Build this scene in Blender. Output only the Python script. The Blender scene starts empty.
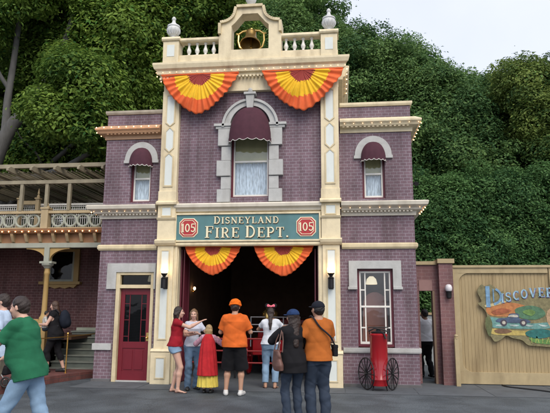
import bpy, math, random
import numpy as np
from math import sin, cos, pi, radians, sqrt, atan2
from mathutils import Vector, Matrix
from mathutils.geometry import tessellate_polygon

# ------------------------------------------------------------------ camera, world, light
SC = bpy.context.scene
COL = SC.collection
rng = np.random.default_rng(7)
random.seed(7)

cam_d = bpy.data.cameras.new('camera')
cam = bpy.data.objects.new('camera', cam_d)
COL.objects.link(cam)
SC.camera = cam
cam_d.sensor_width = 36.0
cam_d.lens = 36.0 * 565 / 550
cam_d.clip_start = 0.05
cam_d.clip_end = 2000
PIT, YAW, ROL = 0.17925, 0.11449, 0.0054
_f = Vector((-sin(YAW) * cos(PIT), cos(YAW) * cos(PIT), sin(PIT)))
_r = Vector((cos(YAW), sin(YAW), 0))
_u = _r.cross(_f)
_X = _r * cos(ROL) + _u * sin(ROL)
_Y = -_r * sin(ROL) + _u * cos(ROL)
cam.matrix_world = Matrix(((_X.x, _Y.x, -_f.x, 2.03), (_X.y, _Y.y, -_f.y, -12.377), (_X.z, _Y.z, -_f.z, 1.6), (0, 0, 0, 1)))

SUN_EL, SUN_AZ = 46.0, 205.0        # soft light from behind the camera, a little to the right of it
world = bpy.data.worlds.new('World')
SC.world = world
world.use_nodes = True
wn = world.node_tree
wn.nodes.clear()
sky = wn.nodes.new('ShaderNodeTexSky')
sky.sky_type = 'NISHITA'
sky.sun_disc = False
sky.sun_elevation = radians(SUN_EL)
sky.sun_rotation = radians(SUN_AZ - 50)
sky.air_density = 1.0
sky.dust_density = 3.5
sky.ozone_density = 1.6
bg = wn.nodes.new('ShaderNodeBackground')
bg.inputs['Strength'].default_value = 0.11
wo = wn.nodes.new('ShaderNodeOutputWorld')
# a thin even veil of cloud whitens the clear sky
veil = wn.nodes.new('ShaderNodeMixRGB')
veil.inputs[2].default_value = (5.7, 5.9, 6.7, 1)
wtc = wn.nodes.new('ShaderNodeTexCoord')
wnz = wn.nodes.new('ShaderNodeTexNoise'); wnz.inputs['Scale'].default_value = 2.2; wnz.inputs['Detail'].default_value = 5
wn.links.new(wtc.outputs['Generated'], wnz.inputs['Vector'])
wmr = wn.nodes.new('ShaderNodeMapRange'); wmr.inputs[1].default_value = .3; wmr.inputs[2].default_value = .7
wmr.inputs[3].default_value = .62; wmr.inputs[4].default_value = .86
wn.links.new(wnz.outputs['Fac'], wmr.inputs[0]); wn.links.new(wmr.outputs[0], veil.inputs[0])
wn.links.new(sky.outputs[0], veil.inputs[1]); wn.links.new(veil.outputs[0], bg.inputs['Color'])
wn.links.new(bg.outputs[0], wo.inputs['Surface'])

sun_d = bpy.data.lights.new('sun', 'SUN')
sun_d.energy = 1.25
sun_d.angle = radians(40)
sun_d.color = (1.0, 0.90, 0.77)
sun = bpy.data.objects.new('sun', sun_d)
COL.objects.link(sun)
_sd = Vector((sin(radians(SUN_AZ - 50)) * cos(radians(SUN_EL)), cos(radians(SUN_AZ - 50)) * cos(radians(SUN_EL)), sin(radians(SUN_EL))))
sun.rotation_euler = _sd.to_track_quat('Z', 'Y').to_euler()

SC.view_settings.view_transform = 'Standard'
SC.view_settings.look = 'None'
SC.view_settings.gamma = 1
SC.view_settings.exposure = 0.8
SC.view_settings.use_curve_mapping = False
SC.render.engine = 'CYCLES'
SC.cycles.use_denoising = True
SC.cycles.max_bounces = 8
SC.cycles.transparent_max_bounces = 16
SC.cycles.sample_clamp_indirect = 4.0

# ------------------------------------------------------------------ materials
MATS = {}
def _nt(name):
    m = bpy.data.materials.new(name); m.use_nodes = True
    nt = m.node_tree
    b = nt.nodes['Principled BSDF']
    return m, nt, b

def mat(name, col, rough=0.6, metal=0.0, var=0.12, scale=3.0, bump=0.0, bscale=60.0, emit=None, estr=0.0, spec=0.4, dirt=0.0, stretch=None, sheen=0.0):
    """Principled material with a soft colour variation, optional fine bump and dirt."""
    if name in MATS: return MATS[name]
    m, nt, b = _nt(name)
    N, L = nt.nodes, nt.links
    b.inputs['Roughness'].default_value = rough
    b.inputs['Metallic'].default_value = metal
    b.inputs['Specular IOR Level'].default_value = spec
    tc = N.new('ShaderNodeTexCoord')
    src = tc.outputs['Object']
    if stretch:
        mp = N.new('ShaderNodeMapping'); mp.inputs['Scale'].default_value = stretch
        L.new(src, mp.inputs['Vector']); src = mp.outputs[0]
    n = N.new('ShaderNodeTexNoise'); n.inputs['Scale'].default_value = scale; n.inputs['Detail'].default_value = 6
    n.inputs['Roughness'].default_value = 0.65
    L.new(src, n.inputs['Vector'])
    r = N.new('ShaderNodeValToRGB')
    r.color_ramp.elements[0].position = 0.3; r.color_ramp.elements[1].position = 0.7
    r.color_ramp.elements[0].color = tuple(c * (1 - var) for c in col) + (1,)
    r.color_ramp.elements[1].color = tuple(min(1, c * (1 + var)) for c in col) + (1,)
    L.new(n.outputs['Fac'], r.inputs[0])
    out = r.outputs[0]
    if dirt > 0:
        n2 = N.new('ShaderNodeTexNoise'); n2.inputs['Scale'].default_value = 1.3; n2.inputs['Detail'].default_value = 10
        mp2 = N.new('ShaderNodeMapping'); mp2.inputs['Scale'].default_value = (3, 3, .6)
        L.new(tc.outputs['Object'], mp2.inputs[0]); L.new(mp2.outputs[0], n2.inputs['Vector'])
        r2 = N.new('ShaderNodeValToRGB'); r2.color_ramp.elements[0].position = .5; r2.color_ramp.elements[1].position = .75
        r2.color_ramp.elements[0].color = (0, 0, 0, 1); r2.color_ramp.elements[1].color = (dirt,) * 3 + (1,)
        L.new(n2.outputs['Fac'], r2.inputs[0])
        mx = N.new('ShaderNodeMixRGB'); mx.blend_type = 'MULTIPLY'
        L.new(r2.outputs[0], mx.inputs[0]); L.new(out, mx.inputs[1]); mx.inputs[2].default_value = (.45, .40, .34, 1)
        out = mx.outputs[0]
    L.new(out, b.inputs['Base Color'])
    if sheen: b.inputs['Sheen Weight'].default_value = sheen
    if bump:
        nb = N.new('ShaderNodeTexNoise'); nb.inputs['Scale'].default_value = bscale; nb.inputs['Detail'].default_value = 4
        L.new(src, nb.inputs['Vector'])
        bp = N.new('ShaderNodeBump'); bp.inputs['Strength'].default_value = bump; bp.inputs['Distance'].default_value = 0.01
        L.new(nb.outputs['Fac'], bp.inputs['Height']); L.new(bp.outputs[0], b.inputs['Normal'])
    if emit:
        b.inputs['Emission Color'].default_value = tuple(emit) + (1,)
        b.inputs['Emission Strength'].default_value = estr
    MATS[name] = m
    return m

def brick_mat(name, c1, c2, mortar, bw=0.17, rh=0.076, ms=0.014):
    m, nt, b = _nt(name); N, L = nt.nodes, nt.links
    g = N.new('ShaderNodeNewGeometry')
    s = N.new('ShaderNodeSeparateXYZ'); L.new(g.outputs['Position'], s.inputs[0])
    a = N.new('ShaderNodeMath'); L.new(s.outputs[0], a.inputs[0]); L.new(s.outputs[1], a.inputs[1])
    c = N.new('ShaderNodeCombineXYZ'); L.new(a.outputs[0], c.inputs[0]); L.new(s.outputs[2], c.inputs[1])
    # a slight irregularity in the joints
    wv = N.new('ShaderNodeTexNoise'); wv.inputs['Scale'].default_value = 11
    L.new(c.outputs[0], wv.inputs['Vector'])
    va = N.new('ShaderNodeVectorMath'); va.operation = 'MULTIPLY_ADD'
    va.inputs[1].default_value = (.014, .012, 0); L.new(wv.outputs['Color'], va.inputs[0]); L.new(c.outputs[0], va.inputs[2])
    t = N.new('ShaderNodeTexBrick'); L.new(va.outputs[0], t.inputs['Vector'])
    t.inputs['Color1'].default_value = c1 + (1,); t.inputs['Color2'].default_value = c2 + (1,)
    t.inputs['Mortar'].default_value = mortar + (1,)
    t.inputs['Scale'].default_value = 1; t.inputs['Brick Width'].default_value = bw; t.inputs['Row Height'].default_value = rh
    t.inputs['Mortar Size'].default_value = ms / 2; t.inputs['Mortar Smooth'].default_value = .15; t.inputs['Bias'].default_value = -.1
    n = N.new('ShaderNodeTexNoise'); n.inputs['Scale'].default_value = 1.1; n.inputs['Detail'].default_value = 8
    L.new(g.outputs['Position'], n.inputs['Vector'])
    r = N.new('ShaderNodeValToRGB'); r.color_ramp.elements[0].color = (.72, .70, .72, 1); r.color_ramp.elements[1].color = (1.15, 1.13, 1.12, 1)
    r.color_ramp.elements[0].position = .32; r.color_ramp.elements[1].position = .68
    L.new(n.outputs['Fac'], r.inputs[0])
    mx = N.new('ShaderNodeMixRGB'); mx.blend_type = 'MULTIPLY'; mx.inputs[0].default_value = 1
    L.new(t.outputs['Color'], mx.inputs[1]); L.new(r.outputs[0], mx.inputs[2])
    # rain streaks and grime
    mp = N.new('ShaderNodeMapping'); mp.inputs['Scale'].default_value = (6, 6, .5); L.new(g.outputs['Position'], mp.inputs[0])
    ns = N.new('ShaderNodeTexNoise'); ns.inputs['Scale'].default_value = 1.0; ns.inputs['Detail'].default_value = 9; L.new(mp.outputs[0], ns.inputs['Vector'])
    rs = N.new('ShaderNodeValToRGB'); rs.color_ramp.elements[0].position = .42; rs.color_ramp.elements[1].position = .7; rs.color_ramp.elements[0].color = (1, 1, 1, 1); rs.color_ramp.elements[1].color = (.62, .60, .58, 1)
    L.new(ns.outputs['Fac'], rs.inputs[0])
    m2 = N.new('ShaderNodeMixRGB'); m2.blend_type = 'MULTIPLY'; m2.inputs[0].default_value = 1; L.new(mx.outputs[0], m2.inputs[1]); L.new(rs.outputs[0], m2.inputs[2])
    L.new(m2.outputs[0], b.inputs['Base Color'])
    b.inputs['Roughness'].default_value = .75
    nf = N.new('ShaderNodeTexNoise'); nf.inputs['Scale'].default_value = 90; L.new(g.outputs['Position'], nf.inputs['Vector'])
    mh = N.new('ShaderNodeMath'); mh.operation = 'MULTIPLY_ADD'; mh.inputs[1].default_value = -.9
    L.new(t.outputs['Fac'], mh.inputs[0]); L.new(nf.outputs['Fac'], mh.inputs[2])
    bp = N.new('ShaderNodeBump'); bp.inputs['Strength'].default_value = .7; bp.inputs['Distance'].default_value = .008
    L.new(mh.outputs[0], bp.inputs['Height']); L.new(bp.outputs[0], b.inputs['Normal'])
    MATS[name] = m
    return m

def leaf_mat(name, dark, light, yellow):
    m, nt, b = _nt(name); N, L = nt.nodes, nt.links
    a = N.new('ShaderNodeAttribute'); a.attribute_name = 'tint'
    r = N.new('ShaderNodeValToRGB')
    r.color_ramp.elements[0].color = dark + (1,); r.color_ramp.elements[1].color = light + (1,)
    e = r.color_ramp.elements.new(.97); e.color = yellow + (1,)
    r.color_ramp.elements[1].position = .8 if False else r.color_ramp.elements[1].position
    L.new(a.outputs['Fac'], r.inputs[0]); L.new(r.outputs[0], b.inputs['Base Color'])
    b.inputs['Roughness'].default_value = .55
    b.inputs['Specular IOR Level'].default_value = .12
    tr = N.new('ShaderNodeBsdfTranslucent'); L.new(r.outputs[0], tr.inputs['Color'])
    ms = N.new('ShaderNodeMixShader'); ms.inputs[0].default_value = .36
    out = N['Material Output']
    L.new(b.outputs[0], ms.inputs[1]); L.new(tr.outputs[0], ms.inputs[2]); L.new(ms.outputs[0], out.inputs['Surface'])
    MATS[name] = m
    return m

def glass_mat(name, tint=(.9, .95, 1.0), refl=.25):
    m, nt, b = _nt(name); N, L = nt.nodes, nt.links
    N.remove(b)
    t = N.new('ShaderNodeBsdfTransparent'); t.inputs[0].default_value = tint + (1,)
    g = N.new('ShaderNodeBsdfGlossy'); g.inputs['Roughness'].default_value = .03; g.inputs[0].default_value = (1, 1, 1, 1)
    f = N.new('ShaderNodeLayerWeight'); f.inputs[0].default_value = .5
    pw = N.new('ShaderNodeMath'); pw.operation = 'POWER'; pw.inputs[1].default_value = 4; L.new(f.outputs['Facing'], pw.inputs[0])
    ma = N.new('ShaderNodeMath'); ma.operation = 'MULTIPLY_ADD'; ma.inputs[1].default_value = .8; ma.inputs[2].default_value = refl * .05; L.new(pw.outputs[0], ma.inputs[0])
    # old panes are not quite flat
    tc = N.new('ShaderNodeTexCoord'); n = N.new('ShaderNodeTexNoise'); n.inputs['Scale'].default_value = 3
    L.new(tc.outputs['Object'], n.inputs['Vector'])
    bp = N.new('ShaderNodeBump'); bp.inputs['Strength'].default_value = .15; bp.inputs['Distance'].default_value = .02
    L.new(n.outputs['Fac'], bp.inputs['Height']); L.new(bp.outputs[0], g.inputs['Normal'])
    ms = N.new('ShaderNodeMixShader'); L.new(ma.outputs[0], ms.inputs[0]); L.new(t.outputs[0], ms.inputs[1]); L.new(g.outputs[0], ms.inputs[2])
    L.new(ms.outputs[0], N['Material Output'].inputs['Surface'])
    MATS[name] = m
    return m

CREAM = mat('cream_paint', (.71, .62, .42), .55, var=.08, scale=7, bump=.25, bscale=28, dirt=.6)
CREAM_D = mat('cream_trim', (.62, .53, .34), .55, var=.09, scale=7, bump=.2, dirt=.6)
PALE = mat('pale_panel', (.66, .71, .68), .5, var=.04, scale=5, dirt=.2)
STONE = mat('grey_stone', (.44, .45, .44), .7, var=.10, scale=6, bump=.3, bscale=50, dirt=.35)
STONE_D = mat('weathered_coping', (.38, .34, .27), .75, var=.15, scale=5, bump=.3, dirt=.5)
WHITE = mat('white_paint', (.74, .73, .68), .45, var=.05, scale=6, dirt=.25)
BRICK = brick_mat('mauve_brick', (.192, .126, .156), (.150, .096, .122), (.30, .265, .305), bw=.145, rh=.069, ms=.0125)
BRICK_V = brick_mat('dark_red_brick', (.19, .085, .08), (.14, .06, .06), (.30, .20, .19))
BRICK_A = brick_mat('rose_brick', (.20, .10, .10), (.17, .085, .09), (.24, .15, .15))
BRICK_R = brick_mat('red_paver_brick', (.17, .06, .05), (.12, .045, .04), (.10, .06, .055), bw=.21, rh=.09)
MAROON = mat('maroon_canvas', (.065, .02, .033), .85, var=.15, scale=8, bump=.25, bscale=200)
MAROON_P = mat('maroon_paint', (.12, .022, .035), .4, var=.08)
REDDOOR = mat('red_door_paint', (.15, .012, .022), .35, var=.08, scale=5, bump=.05)
ORANGE_C = mat('orange_cloth', (.72, .13, .035), .8, var=.08, scale=12, bump=.2, bscale=250)
YELLOW_C = mat('yellow_cloth', (.78, .47, .02), .8, var=.08, scale=12, bump=.2, bscale=250)
MAROON_C = mat('dark_red_cloth', (.30, .045, .035), .8, var=.08, scale=12, bump=.2, bscale=250)
TEAL = mat('teal_signboard', (.09, .205, .215), .45, var=.08, scale=3, dirt=.2)
GOLD_L = mat('cream_lettering', (.78, .72, .50), .4, var=.03)
SHADOW_L = mat('brown_letter_edge', (.16, .10, .05), .6, var=.03)
SIGNRED = mat('plaque_red', (.42, .035, .04), .45, var=.05)
BRASS = mat('aged_brass', (.50, .30, .08), .32, metal=.9, var=.25, scale=8)
BRASS_L = mat('bright_brass', (.75, .52, .18), .25, metal=.9, var=.12, scale=8)
IRON = mat('black_iron', (.02, .02, .022), .5, metal=.4, var=.2)
REDP = mat('glossy_red_paint', (.30, .008, .014), .16, var=.06, spec=.6)
BLACKR = mat('black_rubber', (.02, .02, .02), .6)
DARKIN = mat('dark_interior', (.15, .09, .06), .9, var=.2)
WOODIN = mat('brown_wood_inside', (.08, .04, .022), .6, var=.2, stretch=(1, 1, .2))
TAN = mat('tan_fence_paint', (.35, .27, .145), .6, var=.12, scale=6, stretch=(5, 5, .4), bump=.25, dirt=.55)
TAN_T = mat('tan_trim_paint', (.39, .315, .18), .6, var=.1, scale=6, bump=.15, dirt=.5)
OCHRE = mat('ochre_paint', (.40, .27, .10), .55, var=.08, dirt=.35)
OCHRE_P = mat('pale_ochre_paint', (.42, .33, .19), .55, var=.08, dirt=.4)
GREYP = mat('grey_green_paint', (.33, .35, .29), .6, var=.08, dirt=.35)
BROWNP = mat('brown_frieze', (.33, .18, .09), .6, var=.1, dirt=.3)
BARK = mat('grey_bark', (.15, .135, .12), .85, var=.3, scale=5, bump=.7, bscale=14, stretch=(1, 1, .3))
BARK_D = mat('dark_bark', (.07, .055, .045), .9, var=.3, scale=5, bump=.7, bscale=14, stretch=(1, 1, .3))
GLASS = glass_mat('window_glass', refl=.9)
GLASS_D = glass_mat('door_glass', tint=(.35, .38, .40), refl=.5)
def lace_mat():
    m, nt, b = _nt('lace_curtain'); N, L = nt.nodes, nt.links
    b.inputs['Base Color'].default_value = (.78, .80, .80, 1); b.inputs['Roughness'].default_value = .9
    tc = N.new('ShaderNodeTexCoord')
    mpc = N.new('ShaderNodeMapping'); mpc.inputs['Scale'].default_value = (30, 30, 7); L.new(tc.outputs['Object'], mpc.inputs[0])
    v = N.new('ShaderNodeTexNoise'); v.inputs['Scale'].default_value = 1; v.inputs['Detail'].default_value = 6; L.new(mpc.outputs[0], v.inputs['Vector'])
    r = N.new('ShaderNodeValToRGB'); r.color_ramp.elements[0].color = (.90, .90, .86, 1); r.color_ramp.elements[1].color = (.50, .50, .47, 1)
    r.color_ramp.elements[0].position = .35; r.color_ramp.elements[1].position = .65
    L.new(v.outputs[0], r.inputs[0]); L.new(r.outputs[0], b.inputs['Base Color'])
    MATS['lace'] = m
    return m
LACE = lace_mat()
SHADE_Y = mat('yellow_blind', (.62, .50, .22), .8)
BULB = mat('lit_bulb', (1, .7, .4), emit=(1.0, .46, .16), estr=11)
GLOBE = mat('frosted_lamp_glass', (1, .9, .75), emit=(1.0, .64, .32), estr=4.5)
GLOBE_OFF = mat('unlit_frosted_glass', (.62, .60, .62), .3)
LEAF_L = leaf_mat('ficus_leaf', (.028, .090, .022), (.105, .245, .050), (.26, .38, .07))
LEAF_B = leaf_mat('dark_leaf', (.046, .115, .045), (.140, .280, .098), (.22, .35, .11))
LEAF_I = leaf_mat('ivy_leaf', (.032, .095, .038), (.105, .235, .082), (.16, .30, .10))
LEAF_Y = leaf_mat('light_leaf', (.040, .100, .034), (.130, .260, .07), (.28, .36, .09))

# ------------------------------------------------------------------ object helpers
def link(o, parent=None, kind=None, label=None, cat=None, group=None):
    COL.objects.link(o)
    if parent is not None: o.parent = parent
    if kind: o['kind'] = kind
    if label: o['label'] = label
    if cat: o['category'] = cat
    if group: o['group'] = group
    return o

def thing(name, label, cat, loc=(0, 0, 0), rz=0, group=None, scale=1):
    o = bpy.data.objects.new(name, None)
    o.empty_display_size = .1
    o.location = loc; o.rotation_euler = (0, 0, rz); o.scale = (scale,) * 3
    return link(o, None, None, label, cat, group)

class MB:
    """collects simple shapes and links them as one mesh"""
    def __init__(s): s.v = []; s.f = []; s.m = []; s.mi = 0
    def add(s, vs, fs):
        k = len(s.v); s.v += [tuple(v) for v in vs]; s.f += [tuple(i + k for i in f) for f in fs]; s.m += [s.mi] * len(fs); return s
    def box(s, x0, x1, y0, y1, z0, z1):
        vs = [(x, y, z) for x in (x0, x1) for y in (y0, y1) for z in (z0, z1)]
        return s.add(vs, [(0, 1, 3, 2), (4, 6, 7, 5), (0, 4, 5, 1), (2, 3, 7, 6), (0, 2, 6, 4), (1, 5, 7, 3)])
    def tube(s, pts, r, n=8, close=False):
        pts = [Vector(p) for p in pts]
        rs = r if isinstance(r, (list, tuple)) else [r] * len(pts)
        vs = []; fs = []
        prev = None
        for i, p in enumerate(pts):
            if close: d = pts[(i + 1) % len(pts)] - pts[i - 1]
            else: d = (pts[min(i + 1, len(pts) - 1)] - pts[max(i - 1, 0)])
            d = d.normalized() if d.length > 1e-9 else Vector((0, 0, 1))
            if prev is None:
                a = Vector((0, 0, 1)) if abs(d.z) < .9 else Vector((1, 0, 0))
                u = d.cross(a).normalized()
            else:
                u = (prev - d * prev.dot(d)).normalized()
            prev = u; w = d.cross(u)
            for k in range(n):
                t = 2 * pi * k / n
                vs.append(p + (u * cos(t) + w * sin(t)) * rs[i])
        m = len(pts)
        for i in range(m if close else m - 1):
            j = (i + 1) % m
            for k in range(n):
                k2 = (k + 1) % n
                fs.append((i * n + k, i * n + k2, j * n + k2, j * n + k))
        if not close:
            fs.append(tuple(range(n))[::-1]); fs.append(tuple((m - 1) * n + k for k in range(n)))
        return s.add(vs, fs)
    def lathe(s, prof, c=(0, 0, 0), n=20, axis='z'):
        vs = []; fs = []
        for r, z in prof:
            for k in range(n):
                t = 2 * pi * k / n
                if axis == 'z': p = (c[0] + r * cos(t), c[1] + r * sin(t), c[2] + z)
                elif axis == 'y': p = (c[0] + r * cos(t), c[1] + z, c[2] + r * sin(t))
                else: p = (c[0] + z, c[1] + r * cos(t), c[2] + r * sin(t))
                vs.append(p)
        m = len(prof)
        for i in range(m - 1):
            for k in range(n):
                k2 = (k + 1) % n
                fs.append((i * n + k, i * n + k2, (i + 1) * n + k2, (i + 1) * n + k))
        fs.append(tuple(range(n))[::-1]); fs.append(tuple((m - 1) * n + k for k in range(n)))
        return s.add(vs, fs)
    def poly(s, loops, y0, y1, swap=False):
        """loops: outer then holes, (x,z) points; extruded from y0 to y1. swap: the plane is (y,z) and it is extruded along x"""
        flat = [p for l in loops for p in l]
        tris = tessellate_polygon([[Vector((a, b, 0)) for a, b in l] for l in loops])
        n = len(flat)
        mk = (lambda a, b, y: (y, a, b)) if swap else (lambda a, b, y: (a, y, b))
        vs = [mk(a, b, y0) for a, b in flat] + [mk(a, b, y1) for a, b in flat]
        fs = [tuple(t) for t in tris] + [tuple(i + n for i in t[::-1]) for t in tris]
        k = 0
        for l in loops:
            for i in range(len(l)):
                j = (i + 1) % len(l)
                fs.append((k + i, k + j, k + j + n, k + i + n))
            k += len(l)
        return s.add(vs, fs)
    def sweep_x(s, prof, x0, x1, e0=0, e1=0):
        """moulding profile (y,z) swept along x; e0/e1=1 mitres the end outward by -y"""
        n = len(prof)
        vs = [(x0 + (y * e0), y, z) for y, z in prof] + [(x1 - (y * e1), y, z) for y, z in prof]
        fs = [(i, (i + 1) % n, (i + 1) % n + n, i + n) for i in range(n)]
        fs += [tuple(range(n))[::-1], tuple(range(n, 2 * n))]
        return s.add(vs, fs)
    def ball(s, c, r, n=10):
        rr = r if isinstance(r, (tuple, list)) else (r, r, r)
        vs = []; fs = []
        m = max(4, n // 2)
        vs.append((c[0], c[1], c[2] + rr[2]))
        for i in range(1, m):
            ph = pi * i / m
            for k in range(n):
                t = 2 * pi * k / n
                vs.append((c[0] + rr[0] * sin(ph) * cos(t), c[1] + rr[1] * sin(ph) * sin(t), c[2] + rr[2] * cos(ph)))
        vs.append((c[0], c[1], c[2] - rr[2]))
        for k in range(n): fs.append((0, 1 + k, 1 + (k + 1) % n))
        for i in range(m - 2):
            for k in range(n):
                a = 1 + i * n + k; b = 1 + i * n + (k + 1) % n
                fs.append((a, a + n, b + n, b))
        l = len(vs) - 1
        for k in range(n): fs.append((l, l - n + (k + 1) % n, l - n + k))
        return s.add(vs, fs)
    def build(s, name, mats, parent=None, smooth=False, bevel=0, **kw):
        me = bpy.data.meshes.new(name)
        me.from_pydata(s.v, [], s.f)
        if not isinstance(mats, (list, tuple)): mats = [mats]
        for m in mats: me.materials.append(m)
        if len(mats) > 1: me.polygons.foreach_set('material_index', s.m)
        import bmesh
        bm = bmesh.new(); bm.from_mesh(me); bmesh.ops.recalc_face_normals(bm, faces=bm.faces)
        bm.to_mesh(me); bm.free()
        if smooth:
            me.polygons.foreach_set('use_smooth', [True] * len(me.polygons))
            try: me.set_sharp_from_angle(angle=radians(40))
            except Exception: pass
        o = bpy.data.objects.new(name, me)
        if bevel:
            b = o.modifiers.new('b', 'BEVEL'); b.width = bevel; b.segments = 2; b.limit_method = 'ANGLE'; b.angle_limit = radians(40)
        return link(o, parent, **kw)

def copy_tree(o, parent=None):
    c = o.copy(); COL.objects.link(c)
    if parent is not None: c.parent = parent
    for ch in list(o.children): copy_tree(ch, c)
    return c

def arc(cx, cz, r, a0, a1, n, rz=None):
    rz = r if rz is None else rz
    return [(cx + r * cos(radians(a0 + (a1 - a0) * i / n)), cz + rz * sin(radians(a0 + (a1 - a0) * i / n))) for i in range(n + 1)]

# ------------------------------------------------------------------ lettering (slab serif drawn from strokes)
def glyph(ch):
    """strokes in a box 0..w by 0..1: list of (polyline, width)"""
    T, t, sf = .17, .075, .055
    def ser(x, z, w=.17): return ([(x - w, z), (x + w, z)], sf)
    def stem(x, z0=0, z1=1): return ([(x, z0), (x, z1)], T)
    q = sf / 2
    if ch == 'I': return .42, [stem(.21), ser(.21, q), ser(.21, 1 - q)]
    if ch == 'D': return .82, [stem(.2), ([(.05, 1 - q), (.4, 1 - q)], sf), ([(.05, q), (.4, q)], sf), (arc(.36, .5, .36, 88, -88, 14, .47), .12)]
    if ch == 'F': return .70, [stem(.2), ser(.2, q), ([(.05, 1 - q), (.66, 1 - q)], sf), ([(.64, 1), (.64, .74)], .06), ([(.2, .52), (.5, .52)], t), ([(.5, .64), (.5, .40)], .05)]
    if ch == 'E': return .72, [stem(.2), ([(.05, 1 - q), (.66, 1 - q)], sf), ([(.64, 1), (.64, .76)], .06), ([(.2, .52), (.5, .52)], t), ([(.5, .64), (.5, .40)], .05), ([(.05, q), (.68, q)], sf), ([(.66, 0), (.66, .26)], .06)]
    if ch == 'L': return .68, [stem(.2), ser(.2, 1 - q), ([(.05, q), (.64, q)], sf), ([(.62, 0), (.62, .28)], .06)]
    if ch == 'R': return .84, [stem(.2), ser(.2, q), ([(.05, 1 - q), (.4, 1 - q)], sf), ([(.2, .47), (.42, .47)], t), (arc(.38, .735, .24, 88, -88, 10, .25), .12), ([(.42, .47), (.66, .04)], .14), ([(.58, q), (.82, q)], sf)]
    if ch == 'P': return .74, [stem(.2), ser(.2, q), ([(.05, 1 - q), (.4, 1 - q)], sf), ([(.2, .45), (.4, .45)], t), (arc(.38, .72, .26, 88, -88, 10, .26), .12)]
    if ch == 'T': return .78, [stem(.39), ser(.39, q), ([(.05, 1 - q), (.73, 1 - q)], sf), ([(.08, 1), (.08, .74)], .06), ([(.70, 1), (.70, .74)], .06)]
    if ch == 'N': return .90, [([(.18, 0), (.18, 1)], .08), ([(.72, 0), (.72, 1)], .08), ([(.16, .97), (.74, .03)], .17), ser(.18, q, .13), ([(.04, 1 - q), (.26, 1 - q)], sf), ser(.72, 1 - q, .13)]
    if ch == 'Y': return .84, [([(.16, 1), (.42, .48)], .15), ([(.70, 1), (.42, .48)], .08), ([(.42, .5), (.42, 0)], T), ser(.42, q), ser(.16, 1 - q, .13), ser(.70, 1 - q, .12)]
    if ch == 'A': return .88, [([(.16, 0), (.44, 1)], .08), ([(.44, 1), (.72, 0)], .17), ([(.25, .34), (.63, .34)], .06), ser(.14, q, .13), ser(.74, q, .14)]
    if ch == 'S': return .66, [(arc(.33, .74, .22, 20, 270, 14, .21) + arc(.33, .28, .23, 90, -160, 14, .235)[1:], .12), ([(.54, 1), (.54, .74)], .05), ([(.11, 0), (.11, .28)], .05)]
    if ch == '.': return .30, [([(.14, 0), (.14, .16)], .16)]
    if ch == '1': return .44, [stem(.24), ser(.24, q, .16), ([(.24, .97), (.08, .80)], .09)]
    if ch == '0': return .66, [(arc(.33, .5, .22, 0, 360, 24, .43), .13)]
    if ch == '5': return .64, [([(.14, .95), (.56, .95)], .11), ([(.16, .98), (.14, .52)], .10), (arc(.30, .32, .22, 130, -150, 16, .26), .12)]
    if ch == 'O': return .80, [(arc(.40, .5, .27, 0, 360, 24, .43), .14)]
    if ch == 'C': return .76, [(arc(.42, .5, .27, 50, 310, 20, .43), .14), ([(.62, 1), (.62, .72)], .05), ([(.62, 0), (.62, .28)], .05)]
    if ch == 'V': return .84, [([(.14, 1), (.42, .02)], .17), ([(.42, .02), (.70, 1)], .09), ser(.14, 1 - q, .13), ser(.70, 1 - q, .12)]
    if ch == 'H': return .86, [stem(.2), stem(.66), ([(.2, .5), (.66, .5)], t), ser(.2, q, .15), ser(.2, 1 - q, .15), ser(.66, q, .15), ser(.66, 1 - q, .15)]
    return .4, []

def ribbon(mb, pts, w, y0, y1):
    n = len(pts); L = []; R = []
    for i, (x, z) in enumerate(pts):
        a = pts[max(i - 1, 0)]; b = pts[min(i + 1, n - 1)]
        if pts[0] == pts[-1] or (abs(pts[0][0] - pts[-1][0]) < 1e-6 and abs(pts[0][1] - pts[-1][1]) < 1e-6):
            if i in (0, n - 1): a = pts[-2]; b = pts[1]
        dx, dz = b[0] - a[0], b[1] - a[1]; l = sqrt(dx * dx + dz * dz) or 1
        nx, nz = -dz / l, dx / l
        L.append((x + nx * w / 2, z + nz * w / 2)); R.append((x - nx * w / 2, z - nz * w / 2))
    vs = [(x, y0, z) for x, z in L] + [(x, y0, z) for x, z in R] + [(x, y1, z) for x, z in L] + [(x, y1, z) for x, z in R]
    fs = []
    for i in range(n - 1):
        fs += [(i, i + 1, n + i + 1, n + i), (2 * n + i, 3 * n + i, 3 * n + i + 1, 2 * n + i + 1), (i, 2 * n + i, 2 * n + i + 1, i + 1), (n + i, n + i + 1, 3 * n + i + 1, 3 * n + i)]
    fs += [(0, n, 3 * n, 2 * n), (n - 1, 3 * n - 1, 4 * n - 1, 2 * n - 1)]
    mb.add(vs, fs)

def text(mb, s, x, z, h, y, th=.012, track=.06, big=None, wscale=1.0, centre=True, curve=None):
    """big: extra height factor for the first letter of each word"""
    def size(ch, first): return h * (big if (big and first) else 1)
    tot = 0; first = True; items = []
    for ch in s:
        if ch == ' ': tot += .45 * h; first = True; continue
        hh = size(ch, first); w, st = glyph(ch)
        items.append((tot, ch, hh)); tot += (w + track) * hh * wscale; first = False
    x0 = x - tot / 2 if centre else x
    k = 0
    for off, ch, hh in items:
        w, st = glyph(ch)
        dz = curve((off / max(tot, 1e-6))) if curve else 0
        for pts, wd in st:
            k += 1
            p = [(x0 + off + a * hh * wscale, z + b * hh + dz) for a, b in pts]
            ribbon(mb, p, wd * hh, y - th - (k % 5) * .0007, y)
    return tot

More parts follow.
